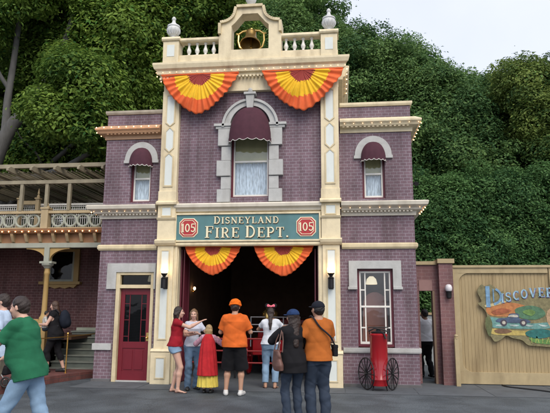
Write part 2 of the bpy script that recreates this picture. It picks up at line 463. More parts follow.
# ------------------------------------------------------------------ ground
def ground():
    m, nt, b = _nt('asphalt'); N, L = nt.nodes, nt.links
    g = N.new('ShaderNodeNewGeometry')
    n1 = N.new('ShaderNodeTexNoise'); n1.inputs['Scale'].default_value = .45; n1.inputs['Detail'].default_value = 9; n1.inputs['Roughness'].default_value = .7
    n2 = N.new('ShaderNodeTexNoise'); n2.inputs['Scale'].default_value = 55; n2.inputs['Detail'].default_value = 4
    v = N.new('ShaderNodeTexVoronoi'); v.feature = 'DISTANCE_TO_EDGE'; v.inputs['Scale'].default_value = .34
    wn_ = N.new('ShaderNodeTexNoise'); wn_.inputs['Scale'].default_value = 1.6; wn_.inputs['Detail'].default_value = 6
    for n in (n1, n2, wn_): L.new(g.outputs['Position'], n.inputs['Vector'])
    va = N.new('ShaderNodeVectorMath'); va.operation = 'MULTIPLY_ADD'; va.inputs[1].default_value = (1.2, 1.2, 0)
    L.new(wn_.outputs['Color'], va.inputs[0]); L.new(g.outputs['Position'], va.inputs[2]); L.new(va.outputs[0], v.inputs['Vector'])
    r = N.new('ShaderNodeValToRGB'); r.color_ramp.elements[0].position = .3; r.color_ramp.elements[1].position = .72
    r.color_ramp.elements[0].color = (.042, .053, .064, 1); r.color_ramp.elements[1].color = (.084, .100, .113, 1)
    L.new(n1.outputs['Fac'], r.inputs[0])
    r2 = N.new('ShaderNodeValToRGB'); r2.color_ramp.elements[0].color = (.62, .62, .62, 1); r2.color_ramp.elements[1].color = (1.6, 1.6, 1.55, 1)
    r2.color_ramp.elements[0].position = .35; r2.color_ramp.elements[1].position = .65
    L.new(n2.outputs['Fac'], r2.inputs[0])
    mx = N.new('ShaderNodeMixRGB'); mx.blend_type = 'MULTIPLY'; mx.inputs[0].default_value = 1
    L.new(r.outputs[0], mx.inputs[1]); L.new(r2.outputs[0], mx.inputs[2])
    rc = N.new('ShaderNodeValToRGB'); rc.color_ramp.elements[0].position = .0; rc.color_ramp.elements[1].position = .012
    rc.color_ramp.elements[0].color = (.72, .72, .72, 1); rc.color_ramp.elements[1].color = (1, 1, 1, 1)
    L.new(v.outputs[0], rc.inputs[0])
    mx2 = N.new('ShaderNodeMixRGB'); mx2.blend_type = 'MULTIPLY'; mx2.inputs[0].default_value = 1
    L.new(mx.outputs[0], mx2.inputs[1]); L.new(rc.outputs[0], mx2.inputs[2])
    vg = N.new('ShaderNodeTexVoronoi'); vg.inputs['Scale'].default_value = 3.2; L.new(g.outputs['Position'], vg.inputs['Vector'])
    rg = N.new('ShaderNodeValToRGB'); rg.color_ramp.elements[0].position = .055; rg.color_ramp.elements[1].position = .075; rg.color_ramp.elements[0].color = (.55, .55, .55, 1); rg.color_ramp.elements[1].color = (1, 1, 1, 1)
    L.new(vg.outputs['Distance'], rg.inputs[0])
    n4 = N.new('ShaderNodeTexNoise'); n4.inputs['Scale'].default_value = 1.7; n4.inputs['Detail'].default_value = 7; L.new(g.outputs['Position'], n4.inputs['Vector'])
    r4 = N.new('ShaderNodeValToRGB'); r4.color_ramp.elements[0].position = .42; r4.color_ramp.elements[1].position = .60; r4.color_ramp.elements[0].color = (.78, .78, .78, 1); r4.color_ramp.elements[1].color = (1.1, 1.1, 1.1, 1)
    L.new(n4.outputs['Fac'], r4.inputs[0])
    m3 = N.new('ShaderNodeMixRGB'); m3.blend_type = 'MULTIPLY'; m3.inputs[0].default_value = 1; L.new(mx2.outputs[0], m3.inputs[1]); L.new(rg.outputs[0], m3.inputs[2])
    m4 = N.new('ShaderNodeMixRGB'); m4.blend_type = 'MULTIPLY'; m4.inputs[0].default_value = 1; L.new(m3.outputs[0], m4.inputs[1]); L.new(r4.outputs[0], m4.inputs[2])
    L.new(m4.outputs[0], b.inputs['Base Color'])
    rr = N.new('ShaderNodeMapRange'); rr.inputs[3].default_value = .55; rr.inputs[4].default_value = .85
    L.new(n1.outputs['Fac'], rr.inputs[0]); L.new(rr.outputs[0], b.inputs['Roughness'])
    bp = N.new('ShaderNodeBump'); bp.inputs['Strength'].default_value = .5; bp.inputs['Distance'].default_value = .006
    L.new(n2.outputs['Fac'], bp.inputs['Height']); L.new(bp.outputs[0], b.inputs['Normal'])
    MB().add([(-600, -600, 0), (600, -600, 0), (600, 600, 0), (-600, 600, 0)], [(0, 1, 2, 3)]).build('ground', m, kind='structure')
    pv = mat('concrete_apron', (.092, .105, .117), .75, var=.16, scale=2.2, bump=.35, bscale=70, dirt=.3)
    o = MB()
    # slabs with joints between them, sheet just above the asphalt
    xs = [-3.5, -2.1, -.7, .7, 2.1, 3.5, 4.9, 6.3, 7.7, 9.1]
    for i in range(len(xs) - 1):
        o.add([(xs[i] + .006, -.95, .004), (xs[i + 1] - .006, -.95, .004), (xs[i + 1] - .006, .9, .004), (xs[i] + .006, .9, .004)], [(0, 1, 2, 3)])
    o.build('pavement', pv, kind='structure')
ground()

# ------------------------------------------------------------------ FIRE STATION
FS = thing('fire_station', 'mauve brick fire station with a tall cream trimmed middle bay and two low wings', 'building')
WY = .08     # wings stand a little behind the middle bay

# cornice profiles (y, z), y negative = towards the viewer
def dentil(mb, x0, x1, y0, y1, z0, z1, step):
    n = int((x1 - x0) / step)
    for i in range(n):
        c = x0 + (i + .5) * (x1 - x0) / n
        mb.box(c - step * .27, c + step * .27, y0, y1, z0, z1)

BULB_ME = None
BULB_DIM_ME = None
def bulbs(parent, pts, dim=False):
    """lit bulbs as sub-parts, one mesh shared"""
    global BULB_ME, BULB_DIM_ME
    if dim and BULB_DIM_ME is None:
        q = MB().ball((0, 0, 0), .009, 8); q_ = bpy.data.meshes.new('light_bulb'); q_.from_pydata(q.v, [], q.f); q_.materials.append(mat('pale_lit_bulb', (.9, .75, .55), emit=(1, .52, .22), estr=2.2)); BULB_DIM_ME = q_
    for p in pts:
        if dim:
            link(bpy.data.objects.new('light_bulb', BULB_DIM_ME), parent).location = p; continue
        if BULB_ME is None:
            o = MB().ball((0, 0, 0), .012, 8).build('light_bulb', BULB, parent, smooth=True)
            BULB_ME = o.data; o.location = p
        else:
            o = bpy.data.objects.new('light_bulb', BULB_ME); o.location = p; link(o, parent)

def arch_loop(cx, zs, w, z0, rise=None, n=20):
    r = w / 2
    return [(cx - r, z0)] + [(x, z) for x, z in arc(cx, zs, r, 180, 0, n, rise)] + [(cx + r, z0)]

# --- brick walls
UPW = dict(cx=.03, w=.90, z0=4.08, zs=5.72, rise=.48)     # big window in the middle bay
wall = MB()
hole = arch_loop(UPW['cx'], UPW['zs'], UPW['w'], UPW['z0'], UPW['rise'])
wall.poly([[(-1.72, 3.95), (1.72, 3.95), (1.72, 6.60), (-1.72, 6.60)], hole[::-1]], 0, .30)
wall.box(-2.0, 2.0, .05, .35, 6.60, 7.35)                   # behind the frieze
wall.build('brick_wall', BRICK, FS)
LW = dict(cx=-2.565, w=.50, z0=4.02, zs=5.02, rise=.27)
RW = dict(cx=2.81, w=.50, z0=4.02, zs=5.00, rise=.29)
for (x0, x1, W, low) in ((-3.45, -1.74, LW, None), (1.74, 3.66, RW, None)):
    w_ = MB()
    up = arch_loop(W['cx'], W['zs'], W['w'], W['z0'], W['rise'])
    if x0 < 0: lo = [(-3.02, .0), (-3.02, 2.36), (-2.14, 2.36), (-2.14, .0)]
    else: lo = [(2.40, .80), (2.40, 2.46), (3.16, 2.46), (3.16, .80)]
    if x0 < 0:
        outer = [(x0, 0), lo[0], lo[1], lo[2], lo[3], (x1, 0), (x1, 6.16), (x0, 6.16)]
        w_.poly([outer, up[::-1]], WY, WY + .30)
    else:
        w_.poly([[(x0, 0), (x1, 0), (x1, 6.16), (x0, 6.16)], up[::-1], lo[::-1]], WY, WY + .30)
    # the outer flank runs back
    if x0 < 0: w_.box(x0, x0 + .25, WY + .30, 7.5, 0, 6.16)
    else: w_.box(x1 - .25, x1, WY + .30, 7.5, 0, 6.16)
    w_.build('brick_wall', BRICK, FS)
# rear volume, roofs, partition walls, floor and ceilings (keeps the rooms dark)
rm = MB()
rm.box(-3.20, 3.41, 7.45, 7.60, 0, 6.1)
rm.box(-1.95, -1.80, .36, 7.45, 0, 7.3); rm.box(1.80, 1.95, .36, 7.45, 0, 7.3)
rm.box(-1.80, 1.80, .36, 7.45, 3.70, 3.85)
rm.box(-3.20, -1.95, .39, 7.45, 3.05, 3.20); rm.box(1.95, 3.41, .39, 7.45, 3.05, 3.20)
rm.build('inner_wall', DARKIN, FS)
rf = MB()
rf.box(-3.20, -1.95, .39, 7.45, 5.98, 6.08); rf.box(1.95, 3.41, .39, 7.45, 5.98, 6.08)
rf.box(-2.0, 2.0, .36, 7.6, 7.30, 7.38)
rf.box(-2.0, -1.95, .36, 7.6, 6.08, 7.30); rf.box(1.95, 2.0, .36, 7.6, 6.08, 7.30); rf.box(-1.8, 1.8, 7.45, 7.6, 6.1, 7.3)
rf.build('roof', STONE_D, FS)

# --- pilasters of the middle bay
for sx in (-1, 1):
    c = 1.85 * sx if sx > 0 else -1.84
    p = MB()
    p.box(c - .20, c + .20, -.14, .25, 3.92, 6.62)             # upper shaft
    p.box(c - .185, c + .185, -.13, .25, .74, 2.98)            # lower shaft
    p.box(c - .215, c + .215, -.20, .25, 0, .66)                 # plinth
    p.sweep_x([(.2, .66), (-.20, .66), (-.22, .69), (-.16, .74), (.2, .74)], c - .225, c + .225)
    p.sweep_x([(.2, 2.98), (-.17, 2.98), (-.22, 3.03), (-.24, 3.09), (-.17, 3.12), (.2, 3.12)], c - .235, c + .235)
    p.box(c - .205, c + .205, -.15, .25, 3.12, 3.56)
    p.sweep_x([(.2, 3.56), (-.17, 3.56), (-.2, 3.61), (.2, 3.61)], c - .22, c + .22)
    p.box(c - .205, c + .205, -.16, .25, 3.61, 3.90)
    p.sweep_x([(.2, 3.90), (-.24, 3.90), (-.25, 3.95), (-.17, 4.0), (.2, 4.0)], c - .235, c + .235)
    p.box(c - .21, c + .21, -.165, .25, 4.0, 4.22)
    pil = p.build('pilaster', CREAM, FS, bevel=.006)
    # raised moulding strips around the pale panels
    q = MB(); yy = -.145
    def frame_poly(loop, s_):
        cx_ = sum(a for a, b in loop) / len(loop); cz_ = sum(b for a, b in loop) / len(loop)
        return loop
    up_pts = [(-.085, 5.86), (0, 5.78), (.085, 5.86), (.085, 6.50), (-.085, 6.50)]
    hexa = [(0, 5.72), (.085, 5.63), (.085, 5.25), (0, 5.16), (-.085, 5.25), (-.085, 5.63)]
    dn_pts = [(-.085, 4.36), (.085, 4.36), (.085, 5.02), (0, 5.10), (-.085, 5.02)]
    ins = MB()
    for L_ in (up_pts, hexa, dn_pts):
        L2 = [(c + a, b) for a, b in L_]
        MB().poly([L2], yy - .004, yy + .02).build('panel', PALE, pil)
        cx_ = c; cz_ = sum(b for a, b in L2) / len(L2)
        hz_ = max(b for a, b in L2) - cz_
        o_ = [(c + (a - c) * 1.32, cz_ + (b - cz_) * (1 + .03 / hz_)) for a, b in L2]
        MB().poly([o_, L2[::-1]], yy - .014, yy + .02).build('panel_moulding', CREAM_D, pil)
    # lower shaft panel, plinth panel and neck panel
    for (x0_, x1_, z0_, z1_, y_) in ((-.08, .08, .95, 2.86, -.131), (-.09, .09, .14, .54, -.201), (-.10, .10, 3.66, 3.84, -.161)):
        L2 = [(c + x0_, z0_), (c + x1_, z0_), (c + x1_, z1_), (c + x0_, z1_)]
        MB().poly([L2], y_ - .006, y_ + .02).build('panel', PALE, pil)
        o_ = [(c + x0_ - .025, z0_ - .025), (c + x1_ + .025, z0_ - .025), (c + x1_ + .025, z1_ + .025), (c + x0_ - .025, z1_ + .025)]
        MB().poly([o_, L2[::-1]], y_ - .016, y_ + .02).build('panel_moulding', CREAM_D, pil)

# --- frieze and crowning cornice
c_ = MB()
c_.box(-2.03, 2.06, -.12, .05, 6.68, 7.06)
top_prof = [(.3, 7.04), (-.15, 7.04), (-.16, 7.10), (-.22, 7.12), (-.23, 7.20), (-.28, 7.24), (-.31, 7.33), (-.31, 7.38), (.3, 7.42)]
c_.sweep_x(top_prof, -1.97, 2.01, 1, 1)
for s_ in (-1, 1):                                             # returns along the flanks
    pr = [((2.01 if s_ > 0 else -1.97) + (y) * -s_, z) for y, z in top_prof]
    vs = [(x, -.0 , z) for x, z in pr] + [(x, 7.6, z) for x, z in pr]
    n_ = len(pr); c_.add([(x, y + .31 if y < 1 else y, z) for x, y, z in vs], [(i, (i + 1) % n_, (i + 1) % n_ + n_, i + n_) for i in range(n_)] + [tuple(range(n_)), tuple(range(n_, 2 * n_))[::-1]])
dentil(c_, -2.14, 2.14, -.225, -.14, 6.985, 7.035, .085)
crown = c_.build('cornice', CREAM, FS, bevel=.004)
crown.location.z = -.10
bulbs(crown, [(-2.20 + i * (4.42 / 27), -.245, 7.155) for i in range(28)], dim=True)
bulbs(crown, [(2.26, -.1 + k * .30, 7.12) for k in range(6)] + [(-2.22, -.1 + k * .30, 7.12) for k in range(3)])

# --- balustrade on top
b_ = MB()
b_.box(-2.06, 2.06, -.22, .0, 7.405, 7.56)
b_.box(-2.04, 2.04, -.20, -.02, 7.56, 7.60)
b_.build('balustrade_base', CREAM, FS, bevel=.005)
for sx in (-1, 1):
    for (xa, xb) in ((.70, 1.66),):
        r_ = MB(); r_.sweep_x([(-.01, 7.93), (-.21, 7.93), (-.235, 7.96), (-.225, 8.02), (.005, 8.02), (.015, 7.96)], min(sx * xa, sx * xb), max(sx * xa, sx * xb))
        r_.build('hand_rail', CREAM, FS, bevel=.004)
    for k in range(4):
        x = sx * (.84 + k * .20) + (0.02 * sx)
        MB().lathe([(.045, 0), (.045, .03), (.03, .04), (.028, .06), (.05, .10), (.055, .14), (.035, .20), (.024, .25), (.028, .27), (.022, .28), (.04, .30), (.04, .33)], (x, -.11, 7.60), 12).build('baluster', WHITE, FS, smooth=True)
    ped = MB(); c = sx * 1.86
    ped.box(c - .19, c + .19, -.27, .06, 7.405, 7.94); ped.sweep_x([(.1, 7.94), (-.30, 7.94), (-.32, 7.98), (-.29, 8.04), (.1, 8.04)], c - .22, c + .22)
    pd = ped.build('pedestal', CREAM, FS, bevel=.006)
    pp = MB(); pp.box(c - .09, c + .09, -.278, -.26, 7.55, 7.84); pp.build('panel', PALE, pd)
    u = MB(); u.lathe([(.10, 0), (.10, .03), (.05, .05), (.045, .09), (.09, .12), (.15, .19), (.165, .26), (.14, .31), (.155, .33), (.15, .36), (.10, .39), (.05, .44), (.035, .50), (.05, .53), (.05, .56), (.02, .60)], (c, -.11, 8.04), 20)
    for k in range(12):
        t = 2 * pi * k / 12; u.tube([(c + .10 * cos(t), -.11 + .10 * sin(t), 8.17), (c + .155 * cos(t), -.11 + .155 * sin(t), 8.25), (c + .155 * cos(t), -.11 + .155 * sin(t), 8.31)], .014, 6)
    u.build('urn', mat('pale_urn', (.60, .62, .62), .5, dirt=.4), FS, smooth=True)

# --- little gable that frames the bell
outer = [(-.72, 7.40), (-.72, 8.00), (-.68, 8.06), (-.68, 8.33)] + arc(-.66, 8.64, .34, -88, -6, 8, .30)[0:] + [(-.30, 8.72), (.32, 8.72)] + \
        [( .70 - (a + .68), b) for a, b in reversed(arc(-.66, 8.64, .34, -88, -6, 8, .30))] + [(.72, 8.33), (.72, 8.06), (.76, 8.00), (.76, 7.40)]
inner = [(-.42, 7.66), (-.42, 8.22)] + [(-.42, 8.26), (-.34, 8.33), (-.16, 8.55)] + \
        [(.20, 8.55), (.38, 8.33), (.46, 8.26), (.46, 7.66)]
g = MB(); g.poly([outer, inner[::-1]], -.24, .10)
gb = g.build('bell_gable', CREAM, FS, bevel=.008)
# raised rim following the gable's outline
rim_o = [(a * 1.0, b) for a, b in outer[2:-2]]
rim = MB()
for k in range(len(rim_o) - 1):
    a, b = rim_o[k], rim_o[k + 1]
    dx, dz = b[0] - a[0], b[1] - a[1]; l = sqrt(dx * dx + dz * dz)
    if l < 1e-5: continue
    nx, nz = -dz / l, dx / l
    if True:
        rim.add([(a[0] + nx * .05 , y, a[1] + nz * .05) for y in (-.30, .13)] + [(b[0] + nx * .05, y, b[1] + nz * .05) for y in (-.30, .13)] +
                [(a[0] - nx * .015, y, a[1] - nz * .015) for y in (-.30, .13)] + [(b[0] - nx * .015, y, b[1] - nz * .015) for y in (-.30, .13)],
                [(0, 1, 3, 2), (4, 6, 7, 5), (0, 4, 5, 1), (2, 3, 7, 6), (0, 2, 6, 4), (1, 5, 7, 3)])
rim.build('gable_rim', CREAM_D, gb)
f_ = MB(); f_.lathe([(.10, 0), (.10, .04), (.05, .06), (.045, .10), (.09, .14), (.13, .22), (.12, .30), (.06, .36), (.03, .44), (.045, .48), (.01, .53)], (.01, -.07, 8.765), 16)
f_.build('urn', MATS['pale_urn'], FS, smooth=True)

for o_ in FS.children:
    if o_.name.split('.')[0] in ('balustrade_base', 'hand_rail', 'baluster', 'pedestal', 'urn', 'bell_gable'): o_.location.z = -.11
# --- the bell
bell = thing('bell', 'brass bell hanging in the small gable on the roof', 'bell', (.03, -.10, 7.57))
MB().lathe([(.10, .47), (.12, .45), (.125, .40), (.13, .32), (.15, .24), (.19, .16), (.235, .10), (.245, .07), (.23, .065), (.17, .16), (.11, .26), (.09, .40)], (0, 0, .02), 28).build('bell_body', mat('dull_bell_bronze', (.30, .20, .07), .38, metal=.9, var=.3, scale=8), bell, smooth=True)
bell.children[0].data.transform(Matrix.Translation((0, 0, .48)) @ Matrix.Rotation(radians(-17), 4, 'X') @ Matrix.Translation((0, 0, -.48)))
MB().tube([(-.30, 0, .42), (-.20, 0, .50), (0, 0, .53), (.20, 0, .50), (.30, 0, .42)], .025, 8).tube([(0, 0, .46), (0, 0, .56)], .04, 8).build('yoke', BRASS_L, bell, smooth=True)
MB().tube([(-.12, 0, 0), (-.27, 0, .10), (-.31, 0, .25), (-.30, 0, .42), (-.36, 0, .44)], .022, 8).tube([(.12, 0, 0), (.27, 0, .10), (.31, 0, .25), (.30, 0, .42), (.36, 0, .44)], .022, 8).tube([(-.16, 0, -.0), (.16, 0, 0)], .025, 8).build('bell_stand', BRASS_L, bell, smooth=True)
MB().tube([(0, 0, .40), (0, 0, .09)], .012, 6).ball((0, 0, .07), .035, 10).build('clapper', BRASS, bell, smooth=True)
bell.children[-1].data.transform(Matrix.Translation((0, 0, .48)) @ Matrix.Rotation(radians(-10), 4, 'X') @ Matrix.Translation((0, 0, -.48)))

# --- wing cornices, parapets, bands
def return_prof(mb, prof, xedge, s, y0, y1):
    """profile returned along a flank, s=+1 right flank"""
    n_ = len(prof)
    pr = [(xedge - s * (y - WY), z) for y, z in prof]
    mb.add([(x, y0, z) for x, z in pr] + [(x, y1, z) for x, z in pr],
           [(i, (i + 1) % n_, (i + 1) % n_ + n_, i + n_) for i in range(n_)] + [tuple(range(n_)), tuple(range(n_, 2 * n_))[::-1]])
copper_glow = mat('copper_bulb_glow_paint', (.50, .31, .18), .55, var=.08, dirt=.3)  # copper tan with the orange glow of the bulbs put into the colour
for (x0, x1, s) in ((-3.45, -2.10, -1), (2.08, 3.66, 1)):
    prof = [(WY - .0, 5.54), (WY - .03, 5.54), (WY - .035, 5.63), (WY - .16, 5.66), (WY - .18, 5.70), (WY - .22, 5.74), (WY - .22, 5.78), (WY - .10, 5.86), (WY, 5.87)]
    m_ = MB()
    def mit(prof_, mb):
        n_ = len(prof_)
        if s > 0: vs = [(x0, y, z) for y, z in prof_] + [(x1 - (y - WY), y, z) for y, z in prof_]
        else: vs = [(x0 + (y - WY), y, z) for y, z in prof_] + [(x1, y, z) for y, z in prof_]
        mb.add(vs, [(i, (i + 1) % n_, (i + 1) % n_ + n_, i + n_) for i in range(n_)] + [tuple(range(n_)), tuple(range(n_, 2 * n_))[::-1]])
        edge = x1 if s > 0 else x0
        pr = [(edge - s * (y - WY), z) for y, z in prof_]
        k = len(mb.v)
        mb.add([(x, y, z) for (x, z), (y, _) in zip(pr, prof_)] + [(x, 7.5, z) for x, z in pr],
               [(i, (i + 1) % n_, (i + 1) % n_ + n_, i + n_) for i in range(n_)] + [tuple(range(n_, 2 * n_))[::-1]])
    mit(prof, m_)
    dentil(m_, x0 + .03, x1 - .03, WY - .15, WY - .05, 5.635, 5.655, .09)
    wc = m_.build('cornice', CREAM if s > 0 else copper_glow, FS, label='cream cornice over right wing' if s > 0 else 'peach brown cornice over left wing with bulb glow in its colour')
    xe = x1 + .2 if s > 0 else x0 - .2
    pts = [(x0 + .1 + i * ((x1 - x0 + .05) / 8), WY - .215, 5.695) for i in range(9)] if s > 0 else [(x0 - .15 + i * ((x1 - x0 + .1) / 8), WY - .29, 5.765) for i in range(9)]
    bulbs(wc, pts, dim=s > 0)
    bulbs(wc, [(xe + s * .02, WY - .1 + k * .26, 5.70) for k in range(6 if s > 0 else 3)])
    cp = MB()
    cp_prof = [(WY + .30, 6.16), (WY - .03, 6.16), (WY - .05, 6.20), (WY - .05, 6.25), (WY + .30, 6.25)]
    mit(cp_prof, cp)
    cp.build('parapet_coping', CREAM if s > 0 else STONE_D, FS)
    # middle cornice
    mc = MB()
    prof = [(WY, 3.63), (WY - .04, 3.63), (WY - .05, 3.72), (WY - .15, 3.74), (WY - .17, 3.78), (WY - .27, 3.83), (WY - .29, 3.90), (WY - .27, 3.92), (WY, 3.95)]
    mit(prof, mc)
    dentil(mc, x0 + .03, x1 - .03, WY - .13, WY - .055, 3.70, 3.732, .08)
    mo = mc.build('middle_cornice', mat('pale_cornice_paint', (.66, .62, .52), .55, var=.06, dirt=.35), FS)
    bulbs(mo, [(x0 - .02 + i * ((x1 - x0 + .12) / 8) - (0.1 if s < 0 else 0), WY - .215, 3.775) for i in range(9)], dim=True)
    bulbs(mo, [(xe + s * .03, WY - .1 + k * .28, 3.78) for k in range(4)])
    sc_ = MB()
    mit([(WY, 2.90), (WY - .03, 2.90), (WY - .055, 2.94), (WY - .055, 3.0), (WY - .03, 3.03), (WY, 3.03)], sc_)
    sc_.build('string_course', CREAM_D, FS)
    sb = MB()
    if s > 0: mit([(WY, .69), (WY - .035, .69), (WY - .045, .72), (WY - .045, .80), (WY, .80)], sb)
    else:
        sb.box(x0 - .045, -3.06, WY - .045, WY + .1, .68, .82); sb.box(x0 - .045, x0 + .1, WY + .1, 7.5, .68, .82)
        sb.box(-2.19 + .08, -2.10, WY - .045, WY + .1, .68, .82)
    sb.build('stone_band', STONE, FS, bevel=.006)
    bs = MB()
    if s > 0: mit([(WY, 0), (WY - .03, 0), (WY - .03, .055), (WY, .06)], bs)
    else: bs.box(x0 - .03, -3.04, WY - .03, WY, 0, .06)
    bs.build('wall_base', mat('dirty_wall_base', (.12, .12, .125), .8, dirt=.4), FS)

# --- cornice over the sign between the pilasters
mc = MB(); mc.sweep_x([(0.0, 3.75), (-.10, 3.75), (-.12, 3.80), (-.18, 3.84), (-.19, 3.90), (-.17, 3.93), (.0, 3.95)], -1.66, 1.65)
mc.build('middle_cornice', MATS['pale_cornice_paint'], FS)
ln = MB(); ln.box(-1.70, 1.68, -.05, .35, 3.00, 3.75); ln.sweep_x([(0, 2.97), (-.10, 2.97), (-.12, 3.0), (-.11, 3.05), (0, 3.06)], -1.68, 1.66)
ln.build('lintel', CREAM, FS)
for s in (-1, 1):
    jm = MB()
    jm.box(min(s * 1.70, s * 1.58), max(s * 1.70, s * 1.58), -.08, .12, 0, 2.97); jm.box(min(s * 1.60, s * 1.56), max(s * 1.60, s * 1.56), -.03, .16, 0, 2.97)
    jm.build('door_jamb', CREAM, FS, bevel=.004)

# --- folded engine-house doors, standing open at each side
for s in (-1, 1):
    e = thing('folding_door',  ('maroon folding door folded back inside the left side of the engine bay' if s < 0 else 'maroon folding door folded back inside the right side of the engine bay'), 'door', (s * 1.52, .20, .02), 0, 'folded engine bay doors')
    e.scale = (.55, .55, 1); e.location.x = s * 1.555
    for k, (dx, ang) in enumerate(((0, 78), (-s * .12, 86))):
        ang_ = radians(ang) * 1
        d = MB()
        # a leaf .8 long seen nearly edge on
        ux, uy = -s * cos(ang_), sin(ang_)
        def L(a, y): return (dx + ux * a - uy * y * s, uy * a + ux * y * s * -1, 0)
        for (a0, a1, z0, z1, t) in ((0, .08, 0, 2.9, .045), (.62, .70, 0, 2.9, .045), (.08, .62, 2.78, 2.9, .045), (.08, .62, 0, .2, .045), (.08, .62, 1.25, 1.37, .045), (.08, .62, .2, 1.25, .018), (.08, .62, 1.37, 2.78, .012)):
            vs = []
            for a in (a0, a1):
                for t_ in (-t / 2, t / 2):
                    for z in (z0, z1):
                        q_ = L(a, t_); vs.append((q_[0], q_[1], z))
            d.add(vs, [(0, 1, 3, 2), (4, 6, 7, 5), (0, 4, 5, 1), (2, 3, 7, 6), (0, 2, 6, 4), (1, 5, 7, 3)])
        d.build('door_leaf', MAROON_P, e)

# --- windows
def sash_window(W, y, name, top, rail, arch=True, bars=(), curtain=True):
    """sash frame, glass and curtain in an opening; parts hang on the frame"""
    cx, w, z0 = W['cx'], W['w'], W['z0']
    x0, x1 = cx - w / 2, cx + w / 2
    # maroon outer frame
    o = MB()
    o.box(x0, x0 + .045, y, y + .10, z0, top); o.box(x1 - .045, x1, y, y + .10, z0, top); o.box(x0 + .045, x1 - .045, y, y + .10, top - .04, top)
    o.box(x0, x1, y - .03, y + .12, z0 - .02, z0 + .03)
    fr = o.build(name, MAROON_P, FS)
    s = MB(); a0, a1 = x0 + .045, x1 - .045; t = .032
    s.box(a0, a0 + t, y + .02, y + .07, z0 + .03, top - .04); s.box(a1 - t, a1, y + .02, y + .07, z0 + .03, top - .04)
    s.box(a0 + t, a1 - t, y + .02, y + .07, z0 + .03, z0 + .08); s.box(a0 + t, a1 - t, y + .02, y + .07, top - .08, top - .04)
    s.box(a0 + t, a1 - t, y + .015, y + .075, rail - .02, rail + .02)
    for bx in bars: s.box(bx[0], bx[1], y + .025, y + .06, bx[2], bx[3])
    s.build('sash', WHITE, fr, bevel=.003)
    MB().box(a0 + t, a1 - t, y + .043, y + .047, z0 + .08, rail - .02).box(a0 + t, a1 - t, y + .048, y + .052, rail + .02, top - .08).build('pane', GLASS, fr)
    if curtain:
        c = MB(); n = 46; vs = []; fs = []
        for i in range(n + 1):
            xx = a0 + (a1 - a0) * i / n; yy = y + .13 + .010 * sin(i * 1.35) + .006 * sin(i * .61)
            mid = abs(i / n - .5) * 2
            zb = z0 + .02
            vs += [(xx, yy, zb), (xx, yy, top - .03)]
        for i in range(n): fs.append((2 * i, 2 * i + 2, 2 * i + 3, 2 * i + 1))
        c.add(vs, fs).build('curtain', LACE, fr, smooth=True)
        v = MB(); n = 40; vs = []; fs = []
        for i in range(n + 1):
            xx = a0 + (a1 - a0) * i / n
            vs += [(xx, y + .10, rail - .0 - .03 * abs(sin(i / n * pi * 7))), (xx, y + .10, top - .03)]
        for i in range(n): fs.append((2 * i, 2 * i + 2, 2 * i + 3, 2 * i + 1))
        v.add(vs, fs).build('blind', SHADE_Y, fr)
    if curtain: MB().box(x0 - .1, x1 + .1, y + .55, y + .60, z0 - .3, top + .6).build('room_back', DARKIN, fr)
    return fr

sash_window(UPW, .10, 'window', 5.72, 4.94)
sash_window(LW, WY + .08, 'window', 5.02, 4.60)
sash_window(RW, WY + .08, 'window', 5.02, 4.60)

def awning(cx, w, zt, zb, y, d, drop):
    a = MB(); vs = []; fs = []; n, m = 28, 10
    for j in range(m + 1):
        t = j / m * pi / 2; gg = sin(t) ** .85 if j else 0
        z = zb + (zt - zb) * cos(t) ** 1.0
        for i in range(n + 1):
            ph = pi * i / n
            puck = 1 - .010 * (1 - cos(ph * 14)) * gg
            vs.append((cx + w / 2 * cos(ph) * gg * puck, y - d * (sin(ph) ** .8 if 0 < i < n else 0) * gg * puck, z))
    for j in range(m):
        for i in range(n):
            fs.append((j * (n + 1) + i, j * (n + 1) + i + 1, (j + 1) * (n + 1) + i + 1, (j + 1) * (n + 1) + i))
    a.add(vs, fs)
    aw = a.build('awning', MAROON, FS, smooth=True)
    v = MB(); vs = []; fs = []; tr = []; n = 84
    for i in range(n + 1):
        ph = pi * i / n
        x, yy = cx + w / 2 * cos(ph), y - d * (sin(ph) ** .8 if 0 < i < n else 0)
        sc = drop * (1 + .55 * abs(sin(ph * 8)))
        vs += [(x, yy, zb), (x * 1.0, yy - .004, zb - sc)]
        tr.append((x, yy - .004, zb - sc))
    for i in range(n): fs.append((2 * i, 2 * i + 2, 2 * i + 3, 2 * i + 1))
    v.add(vs, fs).build('valance', MAROON, aw)
    MB().tube(tr, .007, 5).build('valance_trim', WHITE, aw)
    return aw
awning(.03, 1.00, 6.20, 5.42, -.01, .40, .07)
awning(-2.565, .56, 5.32, 4.92, WY - .01, .26, .055)
awning(2.81, .56, 5.31, 4.92, WY - .01, .26, .055)

# arch trims
t = MB()
cx = .03
oc = arc(cx, 5.72, .62, 0, 180, 24, .63); ic = arc(cx, 5.72, .47, 180, 0, 24, .50)
t.poly([[(a, b) for a, b in oc] + [(a, b) for a, b in ic]], -.09, .02)
oc = arc(cx, 5.72, .66, 0, 180, 24, .67); ic = arc(cx, 5.72, .60, 180, 0, 24, .61)
t.poly([oc + ic], -.13, -.05)
for s in (-1, 1):
    t.box(*(sorted((cx + s * .44, cx + s * .84))), -.13, .02, 5.74, 5.80)          # impost cap
    t.box(*(sorted((cx + s * .44, cx + s * .80))), -.10, .02, 5.68, 5.74)
    z = 3.96; k = 0
    for (zz0, zz1, wd) in ((3.955, 4.26, .74), (4.26, 4.56, .66), (4.56, 4.93, .76), (4.93, 5.27, .66), (5.27, 5.68, .74)):
        t.box(*(sorted((cx + s * .44, cx + s * wd))), -.07 - (.03 if wd > .7 else 0), .02, zz0 + .006, zz1 - .006)
t.build('window_surround', STONE, FS, bevel=.008)
